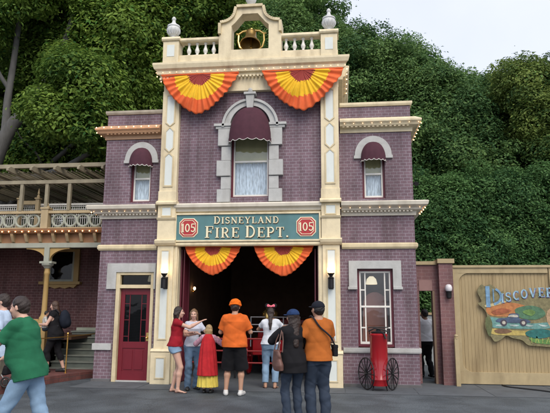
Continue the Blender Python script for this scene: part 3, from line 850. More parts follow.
k_ = MB(); k_.poly([[(cx - .07, 6.14), (cx + .07, 6.14), (cx + .10, 6.46), (cx - .10, 6.46)]], -.18, .02); k_.box(cx - .14, cx + .14, -.21, .02, 6.46, 6.52)
k_.ball((cx, -.10, 6.58), (.06, .06, .07), 10).build('keystone', STONE, FS, bevel=.01)
for W, hw in ((LW, .40), (RW, .41)):
    t = MB(); cx = W['cx']
    oc = arc(cx, W['zs'], hw, 0, 180, 20, hw + .04); ic = arc(cx, W['zs'], .25, 180, 0, 20, W['rise'])
    t.poly([oc + ic], WY - .05, WY + .02)
    t.box(cx - hw - .02, cx - .25, WY - .055, WY + .02, W['zs'] - .07, W['zs']); t.box(cx + .25, cx + hw + .02, WY - .055, WY + .02, W['zs'] - .07, W['zs'])
    t.build('arch_surround', STONE, FS, bevel=.006)

# lower right window with its stone lintel
LRW = dict(cx=2.78, w=.76, z0=.84)
fr = sash_window(LRW, WY + .06, 'window', 2.46, 1.66, bars=[(2.555, 2.583, .92, 2.38), (2.977, 3.005, .92, 2.38), (2.45, 2.555, 1.20, 1.228), (3.005, 3.11, 1.20, 1.228), (2.45, 2.555, 2.0, 2.028), (3.005, 3.11, 2.0, 2.028)], curtain=False)
t = MB()
t.poly([[(2.22, 2.02), (2.40, 2.02), (2.40, 2.465), (3.16, 2.465), (3.16, 2.02), (3.34, 2.02), (3.34, 2.64), (2.22, 2.64)]], WY - .05, WY + .05)
t.box(2.20, 2.40, WY - .07, WY, 2.02, 2.08); t.box(3.16, 3.36, WY - .07, WY, 2.02, 2.08)
t.build('window_surround', STONE, FS, bevel=.006)

# small black bracket lamp on the far flank of the right wing
spl = thing('spotlight', 'small black spotlight on the right flank of the station, below the roof cornice', 'lamp', (3.66, .6, 4.45))
MB().tube([(0, 0, 0), (.12, 0, 0)], .015, 6).tube([(.12, .02, .02), (.14, -.12, -.03)], [.035, .05], 10).build('lamp_body', IRON, spl, smooth=True)
# --- red door in the left wing
t = MB()
t.poly([[(-3.24, 2.02), (-3.02, 2.02), (-3.02, 2.40), (-2.14, 2.40), (-2.14, 2.02), (-2.10, 2.02), (-2.10, 2.60), (-3.24, 2.60)]], WY - .05, WY + .05)
t.build('door_surround', STONE, FS, bevel=.006)
dj = MB(); y = WY - .02
dj.box(-3.02, -2.93, y, y + .2, 0, 2.40); dj.box(-2.21, -2.14, y, y + .2, 0, 2.40); dj.box(-2.93, -2.21, y, y + .2, 2.34, 2.40); dj.box(-2.93, -2.21, y, y + .2, 2.04, 2.12)
dj.build('door_frame', CREAM_D, FS, bevel=.005)
MB().box(-2.93, -2.21, y + .10, y + .106, 2.12, 2.34).build('transom_pane', GLASS_D, FS)
d = MB(); x0, x1, y = -2.925, -2.215, WY + .07
def bx(a, b, c, e, yy=0, th=.045): d.box(a, b, y + yy, y + yy + th, c, e)
bx(x0, x0 + .10, .03, 2.03); bx(x1 - .10, x1, .03, 2.03); bx(x0 + .10, x1 - .10, 1.90, 2.03); bx(x0 + .10, x1 - .10, .03, .22); bx(x0 + .10, x1 - .10, .72, .86)
bx(x0 + .10, x1 - .10, .22, .72, .015, .02)
for (a, b) in ((x0 + .14, x0 + .33), (x1 - .33, x1 - .14)): bx(a, b, .26, .68, .002, .03)
bx(x0 + .21, x0 + .225, .86, 1.90, .01, .02); bx(x1 - .225, x1 - .21, .86, 1.90, .01, .02)
for zz in (.97, 1.33, 1.69): bx(x0 + .10, x0 + .21, zz, zz + .015, .01, .02); bx(x1 - .21, x1 - .10, zz, zz + .015, .01, .02)
door = d.build('door', REDDOOR, FS, bevel=.003)
MB().box(x0 + .10, x1 - .10, y + .022, y + .026, .86, 1.90).build('pane', GLASS_D, door)
MB().ball((x1 - .05, y - .05, .95), .028, 10).tube([(x1 - .05, y - .05, .95), (x1 - .05, y, .95)], .012, 8).box(x1 - .075, x1 - .025, y - .006, y, .88, 1.06).build('handle', BRASS_L, door, smooth=True)
MB().box(-3.02, -2.14, WY, WY + .3, 0, .03).build('threshold', STONE, FS)

# ------------------------------------------------------------------ sign over the engine bay
sg = thing('sign', 'long teal signboard reading DISNEYLAND FIRE DEPT. with two red 105 plaques over the bay', 'sign', (0, -.05, 3.08))
MB().box(-1.62, 1.60, -.055, 0, 0, .60).build('signboard', TEAL, sg)
b = MB(); b.poly([[(-1.65, -.02), (1.63, -.02), (1.63, .63), (-1.65, .63)], [(-1.61, .02), (-1.61, .59), (1.59, .59), (1.59, .02)]], -.085, 0); b.build('sign_border', CREAM, sg, bevel=.006)
for mi, (dx, dz, yy, m_, nm) in enumerate(((.010, -.010, -.056, SHADOW_L, 'letter_shadow'), (0, 0, -.066, GOLD_L, 'lettering'))):
    b = MB(); text(b, 'DISNEYLAND', -.02 + dx, .385 + dz, .145, yy, .012, .10, 1.12, 1.17); b.build(nm, m_, sg)
    b = MB(); text(b, 'FIRE DEPT.', .0 + dx, .07 + dz, .225, yy, .012, .10, 1.16, 1.12); b.build(nm, m_, sg)
def octa(c, hw, hh, k): return [(c - hw + k, .30 - hh), (c + hw - k, .30 - hh), (c + hw, .30 - hh + k), (c + hw, .30 + hh - k), (c + hw - k, .30 + hh), (c - hw + k, .30 + hh), (c - hw, .30 + hh - k), (c - hw, .30 - hh + k)]
for c in (-1.33, 1.31):
    b = MB(); b.poly([octa(c, .215, .215, .09)], -.068, -.05); pq = b.build('number_plaque', GOLD_L, sg)
    b = MB(); b.poly([octa(c, .195, .195, .082)], -.078, -.066); b.build('plaque_face', SIGNRED, pq)
    b = MB(); b.poly([octa(c, .17, .17, .072), octa(c, .158, .158, .067)[::-1]], -.083, -.074); text(b, '105', c, .20, .19, -.078, .010, .02); b.build('number', GOLD_L, pq)

# ------------------------------------------------------------------ bunting
def bunting(name, label, cx, z, y, hw, dp, drop, dull=1.0):
    e = thing(name, label, 'bunting', (cx, y, z), 0, 'fan shaped buntings on the front')
    NP = 17; nt_, nr = NP * 8, 24
    q_ = np.random.default_rng(int(abs(cx * 977 + z * 31))).uniform(-1, 1, 12)
    vs = []; fs = []; mi = []
    for j in range(nr + 1):
        r = j / nr
        for i in range(nt_ + 1):
            th = pi + pi * i / nt_
            ct, st = abs(cos(th)), abs(sin(th))
            # outline: between a diamond and an ellipse, rounder at the foot
            Rr = 1 / ((ct ** 1.42 + st ** 1.42) ** (1 / 1.42))
            u_ = i / nt_; ph = (u_ + .018 * q_[0] * sin(5 * u_ + q_[1] * 3) + .012 * q_[2] * sin(13 * u_ + q_[3] * 3)) * NP * 2 * pi
            edge = 1 + .010 * cos(ph) * (r > .96) + .022 * q_[4] * r * r * sin(7 * u_ + 3 * q_[5]) + .015 * q_[6] * r * r * sin(17 * u_ + q_[7])
            x = cos(th) * Rr * r * hw * edge
            zz = -st * Rr * r * drop * edge
            amp = dp * (.25 + .75 * min(1, r * 1.6)) * (r > 0)
            yy = amp * (cos(ph) * .55 + .35 * cos(ph * .5 + cx) + .5 * q_[8] * sin(9 * u_ + 6 * r + q_[9]) + .25 * sin(31 * u_ + 9 * r + q_[10])) - .10 * sin(pi * min(1, st * r)) * .6 - .015 * sin(3.1 * x + cx * 5) 
            sag = -.035 * sin(pi * min(1, abs(x) / hw)) * (1 - st)
            vs.append((x, yy * (0.3 + .7 * r), zz + sag * r))
    for j in range(nr):
        for i in range(nt_):
            fs.append((j * (nt_ + 1) + i, (j + 1) * (nt_ + 1) + i, (j + 1) * (nt_ + 1) + i + 1, j * (nt_ + 1) + i + 1))
            th = pi + pi * (i + .5) / nt_; ct, st = abs(cos(th)), abs(sin(th)); Rr = 1 / ((ct ** 1.42 + st ** 1.42) ** (1 / 1.42)); rad = (j + .5) / nr * Rr
            wob = .014 * cos((i + .5) / nt_ * NP * 2 * pi) + .012 * sin((i + .5) / nt_ * 21 + q_[5] * 3)
            mi.append(0 if rad + wob < .30 else (1 if rad + wob < .655 else 2))
    me = bpy.data.meshes.new('pleated_cloth'); me.from_pydata(vs, [], fs)
    for m in (MAROON_C, YELLOW_C, ORANGE_C): me.materials.append(m)
    me.polygons.foreach_set('material_index', mi); me.polygons.foreach_set('use_smooth', [True] * len(fs))
    o = bpy.data.objects.new('pleated_cloth', me); link(o, e)
    so = o.modifiers.new('s', 'SOLIDIFY'); so.thickness = .004
    MB().box(-hw, hw, -.005, .02, -.012, .012).build('hanging_cord', ORANGE_C, e)
    return e
bunting('bunting', 'left orange and yellow fan bunting under the roof cornice', -1.15, 6.985, -.25, .92, .045, .98)
bunting('bunting', 'right orange and yellow fan bunting under the roof cornice', 1.24, 6.985, -.25, .925, .045, .99)
bunting('bunting', 'smaller left fan bunting hanging in the engine bay opening', -.80, 2.97, .05, .62, .03, .66)
bunting('bunting', 'smaller right fan bunting hanging in the engine bay opening', .79, 2.97, .05, .66, .03, .67)

# ------------------------------------------------------------------ wall lanterns
def lantern(label, x):
    e = thing('wall_lantern', label, 'wall lamp', (x, -.13, 2.0), 0, 'lit black wall lanterns on the pilasters')
    MB().box(-.05, .05, -.02, 0, .02, .28).tube([(0, -.02, .16), (0, -.10, .16), (0, -.14, .20), (0, -.14, .30)], .014, 8).build('bracket', IRON, e)
    b = MB(); b.lathe([(.05, .0), (.06, .01), (.06, .20), (.07, .22), (.03, .25), (.045, .28), (.075, .31), (.075, .325)], (0, -.14, .03), 8)
    for k in range(4):
        t = pi / 4 + k * pi / 2; b.tube([(.066 * cos(t), -.14 + .066 * sin(t), .03), (.066 * cos(t), -.14 + .066 * sin(t), .24)], .008, 5)
    b.build('lamp_body', IRON, e)
    MB().lathe([(.04, .0), (.055, .02), (.078, .05), (.08, .09), (.06, .13), (.04, .15), (.03, .16)], (0, -.14, .355), 16).build('lamp_globe', GLOBE, e, smooth=True)
    return e
lantern('black wall lantern with glowing globe on the left pilaster beside the red door', -1.80)
lantern('black wall lantern with glowing globe on the right pilaster beside the brick wing', 1.84)

# ------------------------------------------------------------------ things inside the bay and the rooms
def small_sconce(label, p, s=1, name='wall_sconce'):
    e = thing(name, label, 'wall lamp', p)
    MB().tube([(0, 0, -.05), (-.0, -.06, -.08), (0, -.10, -.02)], .01, 6).box(-.03, .03, 0, .02, -.10, .04).build('bracket', BRASS_L, e)
    MB().lathe([(.02, 0), (.05, .05), (.045, .10), (.025, .13)], (0, -.10, -.02), 10).build('lamp_globe', GLOBE, e, smooth=True)
small_sconce('small lit lamp on the inner wall just inside the left of the bay', (-1.60, 1.75, 2.02))
bpy.data.objects['wall_sconce'].rotation_euler = (0, 0, radians(90))
bpy.data.objects['wall_sconce'].location = (-1.79, 2.1, 2.08); bpy.data.objects['wall_sconce'].scale = (.65, .65, .65)

eng = thing('fire_engine', 'old red fire engine with spoked wheels standing in the dark bay', 'fire engine', (.45, 1.75, 0))
b = MB(); b.box(-.55, .55, -.2, 3.2, .62, .74); b.box(-.50, .50, .3, 2.4, .74, 1.15); b.box(-.62, .62, 2.5, 3.0, .74, 1.30); b.box(-.55, .55, -.22, -.16, .50, .90); b.build('body', REDP, eng, bevel=.02)
b = MB()
for z in (1.05, 1.22, 1.40): b.tube([(-.60, -.2, z), (.60, -.2, z)], .016, 8); b.tube([(-.60, -.2, z), (-.60, 2.4, z)], .014, 8); b.tube([(.60, -.2, z), (.60, 2.4, z)], .014, 8)
for x in (-.6, -.2, .2, .6): b.tube([(x, -.2, .7), (x, -.2, 1.40)], .016, 8)
b.build('rail', mat('grey_nickel', (.35, .35, .36), .3, metal=.8), eng, smooth=True)
def spoked(x, y, z, r, m, par, name='wheel', n=12, w=.06, rim=None):
    a = MB(); pts = [(x, y + r * cos(t), z + r * sin(t)) for t in [2 * pi * k / 36 for k in range(36)]]
    a.tube(pts, w / 2, 8, close=True); a.tube([(x - w, y, z), (x + w, y, z)], .05 * r / .5, 10)
    for k in range(n):
        t = 2 * pi * k / n; a.tube([(x, y, z), (x, y + r * cos(t), z + r * sin(t))], .014 * r / .4, 5)
    return a.build(name, m, par, smooth=True)
for (x, y, r) in ((-.72, .35, .42), (.72, .35, .42), (-.72, 2.5, .52), (.72, 2.5, .52)): spoked(x, y, r + .02, r, REDP, eng)
MB().lathe([(.0, 0), (.16, .01), (.19, .06), (.19, .24), (.14, .30), (.10, .33), (.10, .40), (.12, .42), (.05, .46)], (-.15, -.05, 1.26), 18).build('brass_lamp', BRASS_L, eng, smooth=True)
MB().tube([(-.3, .0, .8), (-.3, 2.3, .82)], .04, 8).tube([(.3, .0, .8), (.3, 2.3, .82)], .04, 8).box(-.52, -.5, -.1, 2.3, .86, .9).build('brass_strip', BRASS, eng, smooth=True)
# low railing across the bay
rl = thing('barrier_rail', 'low dark red barrier rail in front of the fire engine', 'railing', (0, 1.15, 0))
b = MB()
for x in (-1.3, -.45, .45, 1.3): b.tube([(x, 0, 0), (x, 0, .92)], .022, 8)
b.build('post', IRON, rl)
b = MB()
for z in (.35, .62, .90): b.tube([(-1.5, 0, z), (1.5, 0, z)], .02, 8)
b.build('bar', mat('dull_red_paint', (.25, .02, .02), .4), rl)
# hanging lamps
def pendant(label, p, r=.17, name='hanging_lamp'):
    e = thing(name, label, 'hanging lamp', p)
    MB().tube([(0, 0, .05), (0, 0, .55)], .008, 6).build('rod', BRASS, e)
    MB().lathe([(r * .35, .12), (r * .8, .06), (r, -.04), (r * .95, -.06), (r * .3, .09)], (0, 0, 0), 18).build('lamp_shade', mat('warm_lamp_shade', (.9, .75, .45), emit=(1, .80, .52), estr=.55), e, smooth=True)
pendant('glowing cream lamp shade hanging behind the lower right window', (2.74, .75, 2.22), .13)
pendant('small glowing lamp seen through the pane over the red door', (-2.40, .70, 2.28), .10)
ch = thing('armchair', 'brown high backed armchair seen through the lower right window', 'armchair', (2.80, .72, 0))
MB().poly([[(-.30, .9)] + arc(0, 1.72, .26, 180, 0, 14, .26) + [(.30, .9)]], -.08, .08).build('backrest', mat('brown_leather', (.38, .13, .07), .45, var=.15), ch, bevel=.03)
MB().box(-.34, .34, -.55, .08, .55, .90).build('seat', MATS['brown_leather'], ch, bevel=.04)
MB().box(-.32, -.26, -.5, -.44, 0, .55).box(.26, .32, -.5, -.44, 0, .55).box(-.32, -.26, 0, .06, 0, .55).box(.26, .32, 0, .06, 0, .55).build('leg', WOODIN, ch)
bc = MB(); bc.box(2.10, 3.40, 2.2, 2.3, .0, 3.0); bc.build('back_wall', mat('warm_plaster', (.50, .34, .20), .8), FS)

# ------------------------------------------------------------------ red cart
ct = thing('chemical_cart', 'tall red cylinder hand cart with two thin wire wheels under the right window', 'cart', (2.79, -.42, 0))
b = MB(); b.lathe([(.0, .10), (.165, .10), (.17, .13), (.172, .20), (.18, .21), (.18, .23), (.172, .24), (.178, 1.06), (.186, 1.07), (.186, 1.10), (.17, 1.115), (.06, 1.13)], (0, 0, 0), 40)
b.build('tank', REDP, ct, smooth=True)
b = MB(); b.lathe([(.14, 0), (.15, .03), (.05, .05), (.04, .09)], (0, 0, 1.12), 16); b.tube([(-.20, -.02, 1.16), (-.08, -.06, 1.22), (.08, -.06, 1.20), (.20, -.02, 1.15)], .014, 8); b.tube([(-.17, 0, 1.05), (-.20, 0, 1.24), (.20, 0, 1.24), (.17, 0, 1.05)], .013, 8); b.tube([(0, -.05, 1.17), (.10, -.17, 1.12), (.13, -.19, 1.02)], .018, 8)
b.build('valve_and_handle', IRON, ct, smooth=True)
for s in (-1, 1): spoked(s * .30, 0, .325, .305, IRON, ct, n=14, w=.024).rotation_euler = (0, 0, 0)
# the wheels are splayed so that their faces show
for w in [c for c in ct.children if c.name.startswith('wheel')]:
    s = 1 if w.data.vertices[0].co.x > 0 else -1
    M = Matrix.Translation((s * .262, .02, 0)) @ Matrix.Rotation(s * radians(-28), 4, 'Z') @ Matrix.Translation((-s * .30, 0, 0))
    w.data.transform(M)
MB().tube([(-.29, 0, .325), (.29, 0, .325)], .014, 8).tube([(-.12, 0, .12), (-.14, -.1, .02)], .014, 6).tube([(.12, 0, .12), (.14, -.1, .02)], .014, 6).build('axle', IRON, ct, smooth=True)

# ------------------------------------------------------------------ gateway wall, gate, bollard, hose
gw = thing('gateway_wall', 'rose brick wall with an open doorway between the station and the tan gate', 'wall', (0, 0, 0))
b = MB(); b.box(3.66, 3.80, .80, 1.0, 0, 2.60); b.box(4.14, 4.24, .80, 1.0, 0, 2.60); b.box(3.80, 4.14, .80, 1.0, 2.02, 2.60)
b.box(4.22, 4.52, .60, 1.4, 0, 2.62)
b.build('brick_wall', BRICK_A, gw)
b = MB(); b.box(3.66, 4.22, .76, 1.04, 2.60, 2.68); b.box(4.19, 4.56, .56, 1.44, 2.62, 2.72); b.build('coping', TAN_T, gw, bevel=.006)
b = MB(); b.box(4.09, 4.138, .79, 1.02, 0, 2.018); b.build('door_post', mat('brown_post', (.22, .15, .10), .6), gw)
b = MB(); b.box(3.80, 4.09, .785, .80, 2.02, 2.26); b.build('lintel_band', mat('pinkish_lintel', (.27, .16, .15), .7), gw)
# things beyond the doorway
bk = thing('back_wall', 'pale grey blue wall beyond the open doorway', 'wall', (0, 0, 0))
MB().box(3.0, 6.5, 5.2, 5.3, 0, 1.45).build('wall_panel', mat('pale_blue_wall', (.30, .34, .36), .7), bk)
MB().box(3.0, 6.5, 5.15, 5.2, 1.45, 1.52).build('wall_cap', TAN_T, bk)

lp = thing('wall_lamp', 'small wall lamp with pale shade on the rose brick pier', 'wall lamp', (4.40, .60, 2.0))
MB().lathe([(.03, -.16), (.055, -.14), (.06, -.02), (.07, 0)], (0, -.08, 0), 12).box(-.03, .03, -.03, 0, -.12, 0).build('lamp_body', IRON, lp, smooth=True)
MB().lathe([(.055, 0), (.072, .02), (.078, .08), (.06, .13), (.03, .15)], (0, -.08, .002), 14).build('lamp_shade', GLOBE_OFF, lp, smooth=True)

gt = thing('wooden_gate', 'wide tan gate of vertical boards in a heavy frame', 'gate', (4.56, .82, 0))
b = MB()
x = .10; k = 0
while x < 6.0:
    if abs(x - 2.02) < .03: x = 2.05
    b.box(x + .0012, x + .0738, -.012 - .003 * (k % 3 == 1), .02, .26, 2.42); x += .075; k += 1
b.box(.06, 6.05, .0, .015, .1, 2.5)
b.build('board_panel', TAN, gt, bevel=.003)
b = MB()
for (a0, a1) in ((0, 2.03), (2.05, 6.1)):
    b.box(a0, a1, -.06, .02, .02, .27); b.box(a0, a1, -.06, .02, 2.41, 2.53)
    b.box(a0, a0 + .11, -.062, .022, .27, 2.41)
    if a1 > 3: b.box(a1 - .11, a1, -.062, .022, .27, 2.41)
# rounded corner blocks
def corner(cx_, cz_, sx, sz, r=.22):
    pts = [(cx_, cz_)] + [(cx_ + sx * (r - r * sin(t)), cz_ + sz * (r - r * cos(t))) for t in [pi / 2 * k / 8 for k in range(9)]]
    b.poly([pts if sx * sz < 0 else pts[::-1]], -.055, .0)
corner(.11, 2.41, 1, -1); corner(.11, .27, 1, 1)
b.box(-.04, 6.1, -.09, .05, 2.53, 2.585)
b.build('gate_frame', TAN_T, gt, bevel=.006)
b = MB(); b.box(-.06, .0, -.08, .06, 0, 2.53); b.build('post', TAN_T, gt, bevel=.006)

bo = thing('post', 'short tan post with a knob at the left foot of the tan gate', 'post', (4.50, .48, 0))
MB().box(-.045, .045, -.045, .045, 0, .98).build('post_shaft', TAN_T, bo, bevel=.006)
MB().lathe([(.05, 0), (.055, .02), (.03, .035), (.045, .06), (.035, .095), (.01, .105)], (0, 0, .98), 12).build('knob', TAN_T, bo, smooth=True)

hs = MB()
pts = [(5.45, .70, .02), (5.5, .45, .016), (5.75, .20, .016), (6.05, -.10, .016), (6.3, -.5, .016), (6.5, -1.0, .016), (6.62, -1.6, .016), (6.8, -2.4, .016)]
def smoothpts(pts, n=6):
    P = [Vector(p) for p in pts]; out = []
    for i in range(len(P) - 1):
        p0, p1, p2, p3 = P[max(i - 1, 0)], P[i], P[i + 1], P[min(i + 2, len(P) - 1)]
        for k in range(n):
            t = k / n
            out.append(.5 * ((2 * p1) + (-p0 + p2) * t + (2 * p0 - 5 * p1 + 4 * p2 - p3) * t * t + (-p0 + 3 * p1 - 3 * p2 + p3) * t ** 3))
    out.append(P[-1]); return out
hs.tube(smoothpts(pts), .016, 8).build('hose', BLACKR, smooth=True, label='thin black hose curving over the paving from under the tan gate', cat='hose')

# painted cut-out sign on the gate
ms = thing('painted_sign', 'colourful cut out sign with blue lettering and an old car, fixed to the tan gate', 'sign', (5.03, .745, 0))
def PM(n, c): return mat('sign_' + n, c, .6, var=.38, scale=14)
outl = [(.02, 2.02), (.06, 1.90), (.10, 1.78), (.02, 1.74), (.16, 1.60), (.20, 1.45), (.14, 1.30), (.18, 1.12), (.26, 1.02), (.34, .92), (.48, .98), (.58, 1.05), (.72, 1.0), (.90, .96), (1.02, .86), (1.2, .84), (1.5, .82), (1.9, .80), (2.3, .90), (2.7, .85), (3.0, 1.0),
        (3.0, 1.6), (3.1, 1.85), (2.6, 2.02), (2.1, 2.06), (1.6, 2.03), (1.2, 1.95), (.85, 1.86), (.62, 1.88), (.58, 2.02), (.50, 1.98), (.40, 2.10), (.30, 2.16), (.18, 2.12), (.12, 2.16)]

def closed(pts, n=5):
    out = []; N_ = len(pts)
    for i in range(N_):
        p0, p1, p2, p3 = [Vector(pts[(i + k) % N_]) for k in (-1, 0, 1, 2)]
        for k in range(n):
            t = k / n; q = .5 * ((2 * p1) + (-p0 + p2) * t + (2 * p0 - 5 * p1 + 4 * p2 - p3) * t * t + (-p0 + 3 * p1 - 3 * p2 + p3) * t ** 3); out.append((q.x, q.y))
    return out
def blob(pts, y, m, nm): MB().poly([closed(pts)], y - .004, y).build(nm, m, ms)
MB().poly([closed(outl, 4)], -.022, 0).build('sign_board', PM('olive', (.19, .17, .085)), ms)
blob([(.20, 1.66), (.42, 1.76), (.75, 1.76), (1.0, 1.70), (1.05, 1.60), (.85, 1.50), (.55, 1.46), (.24, 1.50)], -.022, PM('orange', (.42, .17, .06)), 'painted_canyon')
blob([(.80, 1.62), (1.1, 1.70), (1.35, 1.64), (1.42, 1.50), (1.2, 1.40), (.9, 1.44)], -.027, PM('green', (.07, .16, .09)), 'painted_hill')
blob([(.22, 1.44), (.60, 1.40), (1.1, 1.32), (1.5, 1.34), (1.5, 1.22), (.9, 1.20), (.24, 1.24)], -.024, PM('teal', (.12, .26, .24)), 'painted_road')
blob([(.24, 1.20), (.9, 1.16), (1.5, 1.18), (1.5, 1.08), (.9, 1.06), (.3, 1.08)], -.024, PM('yellow', (.42, .33, .10)), 'painted_field')
blob([(1.0, 1.14), (1.25, 1.20), (1.5, 1.17), (1.52, 1.06), (1.25, 1.0), (1.02, 1.05)], -.030, PM('dark_teal', (.02, .13, .12)), 'painted_boat')
blob([(1.05, 1.02), (1.3, .98), (1.9, 1.0), (2.4, 1.02), (2.4, .94), (1.8, .88), (1.2, .90)], -.026, PM('grass', (.10, .22, .06)), 'painted_grass')
blob([(1.55, 1.66), (2.6, 1.62), (2.7, 1.10), (1.6, 1.16)], -.025, PM('sand', (.40, .27, .16)), 'painted_plain')
# old car painted on it
blob([(.42, 1.34), (.44, 1.42), (.62, 1.44), (.68, 1.52), (.86, 1.52), (.88, 1.42), (1.04, 1.40), (1.06, 1.33)], -.032, PM('navy', (.06, .09, .15)), 'painted_car')
for wx in (.54, .95):
    pw_ = MB().poly([arc(wx, 1.33, .070, 0, 342, 18)], -.040, -.033).build('painted_wheel', PM('dark', (.06, .05, .07)), ms)
    MB().poly([arc(wx, 1.33, .038, 0, 342, 18)], -.046, -.039).build('painted_hub', PM('cream', (.42, .40, .34)), pw_)
blob([(.16, 1.70), (.30, 1.74), (.62, 1.80), (.60, 1.76), (.40, 1.70), (.20, 1.66)], -.030, PM('pale', (.45, .38, .2)), 'painted_cloud')
blob([(.30, 1.56), (.50, 1.64), (.72, 1.60), (.60, 1.54), (.40, 1.50)], -.029, PM('rust', (.30, .09, .04)), 'painted_rock')
blob([(.95, 1.56), (1.10, 1.62), (1.22, 1.56), (1.12, 1.48)], -.034, PM('leafy', (.12, .22, .06)), 'painted_tree')
blob([(.64, 1.46), (.70, 1.50), (.82, 1.50), (.84, 1.45)], -.037, PM('cream', (.42, .40, .34)), 'painted_windscreen')
blob([(.34, 1.17), (.52, 1.20), (.7, 1.15), (.56, 1.10), (.38, 1.11)], -.030, PM('brown', (.16, .09, .05)), 'painted_log')
blob([(.16, 1.40), (.24, 1.46), (.30, 1.30), (.24, 1.04), (.18, 1.12)], -.030, PM('moss', (.10, .12, .05)), 'painted_bank')
for k in range(5): blob([(.36 + k * .30, 1.27 + .01 * k), (.46 + k * .30, 1.29), (.56 + k * .30, 1.27), (.46 + k * .30, 1.25)], -.0285 - k * .0002, PM('foam', (.36, .44, .42)), 'painted_wave')
b = MB(); ribbon(b, [(.24, 1.66), (.24, 2.12)], .09, -.036, -.022); ribbon(b, [(.36, 1.78), (.36, 2.06)], .025, -.034, -.022)
ribbon(b, arc(.30, 1.90, .22, 60, -75, 12, .18), .05, -.038, -.022)
b.build('large_initial', PM('sky_blue', (.15, .28, .42)), ms)
for nm, dx, dz, yy, m_ in (('letter_edge', .012, -.012, -.028, PM('violet', (.14, .10, .30))), ('lettering', 0, 0, -.036, PM('light_blue', (.25, .42, .52)))):
    b = MB(); text(b, 'ISCOVER', .50 + dx, 1.76 + dz, .20, yy, .008, .10, None, 1.0, centre=False, curve=lambda u: .13 * sin(u * 2.2)); b.build(nm, m_, ms)
b = MB()
for k in range(16):
    xx = 1.1 + k * .075; ribbon(b, [(xx, .90), (xx + .04 * sin(k * 2.1), 1.02 + .03 * sin(k * 1.3))], .016, -.034, -.025)
b.build('painted_reeds', PM('reed', (.30, .36, .10)), ms)
MB().tube([(1.98, -.05, 1.16), (1.985, -.05, .9), (2.00, -.075, .5), (1.98, -.075, .03)], .008, 6).build('cord', BLACKR, None, location=None) if False else None

# ------------------------------------------------------------------ VERANDA BUILDING on the left
VB = thing('veranda_building', 'brick building with ochre arched veranda, ring patterned balcony and slatted pergola, left of the station', 'building')
VX0, VX1 = -12.0, -3.50
VY = 1.0
b = MB()
b.box(VX0, VX1, 3.3, 3.5, 0, 3.35)
b.build('brick_wall', BRICK_V, VB)
b = MB(); b.box(VX0, -3.5, 1.35, 3.3, 3.28, 3.36); b.box(VX0, -3.5, 3.5, 8, 3.28, 3.36); b.build('veranda_ceiling', mat('dark_ceiling', (.06, .04, .03), .8), VB)
b = MB(); b.box(VX0, -4.60, 1.3, 3.3, .82, .90); b.build('floor', WOODIN, VB)
# low wall between the columns and on the ground floor
b = MB(); b.box(VX0, -5.30, VY - .05, VY + .15, 0, 1.22); b.build('low_wall', BRICK_V, VB)
b = MB(); b.box(VX0, -5.30, VY - .09, VY + .19, 1.22, 1.32); b.build('low_wall_cap', OCHRE, VB, bevel=.01)
colx = [-5.20, -7.30, -9.40, -11.5]
for x in colx:
    c = MB(); c.lathe([(.11, 1.30), (.11, 1.36), (.08, 1.40), (.065, 1.48), (.058, 2.40), (.07, 2.42), (.07, 2.47), (.06, 2.50), (.06, 2.56)], (x, VY, 0), 14); c.box(x - .13, x + .13, VY - .13, VY + .13, .0, 1.30)
    co = c.build('column', OCHRE, VB, smooth=True)
    c = MB(); c.lathe([(.07, 0), (.09, .03), (.14, .08), (.15, .13)], (x, VY, 2.56), 14); c.box(x - .16, x + .16, VY - .12, VY + .12, 2.68, 2.73); c.box(x - .065, x + .065, VY - .10, VY + .08, 2.73, 3.07); c.build('capital', GREYP, co, smooth=False)
    for s in (-1, 1):                                         # curved brackets that make the arches
        n = 12; r = .50
        pts = [(x + s * .065, 2.76), (x + s * .065, 3.07), (x + s * (.065 + r), 3.07)] + [(x + s * (.065 + r - r * sin(t_)), 3.04 - .28 * (1 - cos(t_))) for t_ in [pi / 2 * k / n for k in range(n)]]
        MB().poly([pts if s < 0 else pts[::-1]], VY - .05, VY + .04).build('arch_bracket', OCHRE, co)
b = MB(); b.box(VX0, VX1, VY - .08, VY + .10, 3.07, 3.19); b.build('beam', GREYP, VB, bevel=.005)
b = MB(); b.box(VX0, VX1, VY - .04, VY + .10, 3.19, 3.42); b.build('frieze', BROWNP, VB)
x = -9.0
while x < VX1:
    MB().sweep_x([(VY - .04, 3.20), (VY - .09, 3.22), (VY - .17, 3.36), (VY - .19, 3.42), (VY - .04, 3.42)], x - .035, x + .035).build('bracket', OCHRE_P, VB); x += .36
b = MB(); b.sweep_x([(VY + .1, 3.42), (VY - .20, 3.42), (VY - .26, 3.47), (VY - .28, 3.53), (VY + .1, 3.53)], VX0, VX1 - .02)
vc = b.build('cornice', BROWNP, VB)
bulbs(vc, [(-7.9 + i * .175, VY - .265, 3.455) for i in range(25)])
# balcony railing of rings
b = MB(); b.box(VX0, VX1, VY - .16, VY - .06, 3.53, 3.57); b.box(VX0, VX1, VY - .18, VY - .04, 3.92, 3.99); b.build('hand_rail', OCHRE_P, VB, bevel=.005)
x = -8.2; k = 0
while x < -3.7:
    if abs(x - (-5.27)) > .02:
        pts = [(x + .150 * cos(t_), VY - .11, 3.745 + .150 * sin(t_)) for t_ in [2 * pi * i / 26 for i in range(26)]]
        MB().tube(pts, .033, 8, close=True).build('railing_ring', GREYP, VB, smooth=True)
    x += .325
for x in (-5.28, -7.38):
    b = MB(); b.box(x - .09, x + .09, VY - .2, VY - .02, 3.53, 4.03); b.box(x - .11, x + .11, VY - .22, VY, 4.03, 4.07); b.lathe([(.07, 0), (.08, .03), (.04, .06), (.05, .10), (.02, .17), (.008, .24)], (x, VY - .11, 4.07), 12)
    b.build('railing_post', OCHRE_P, VB)
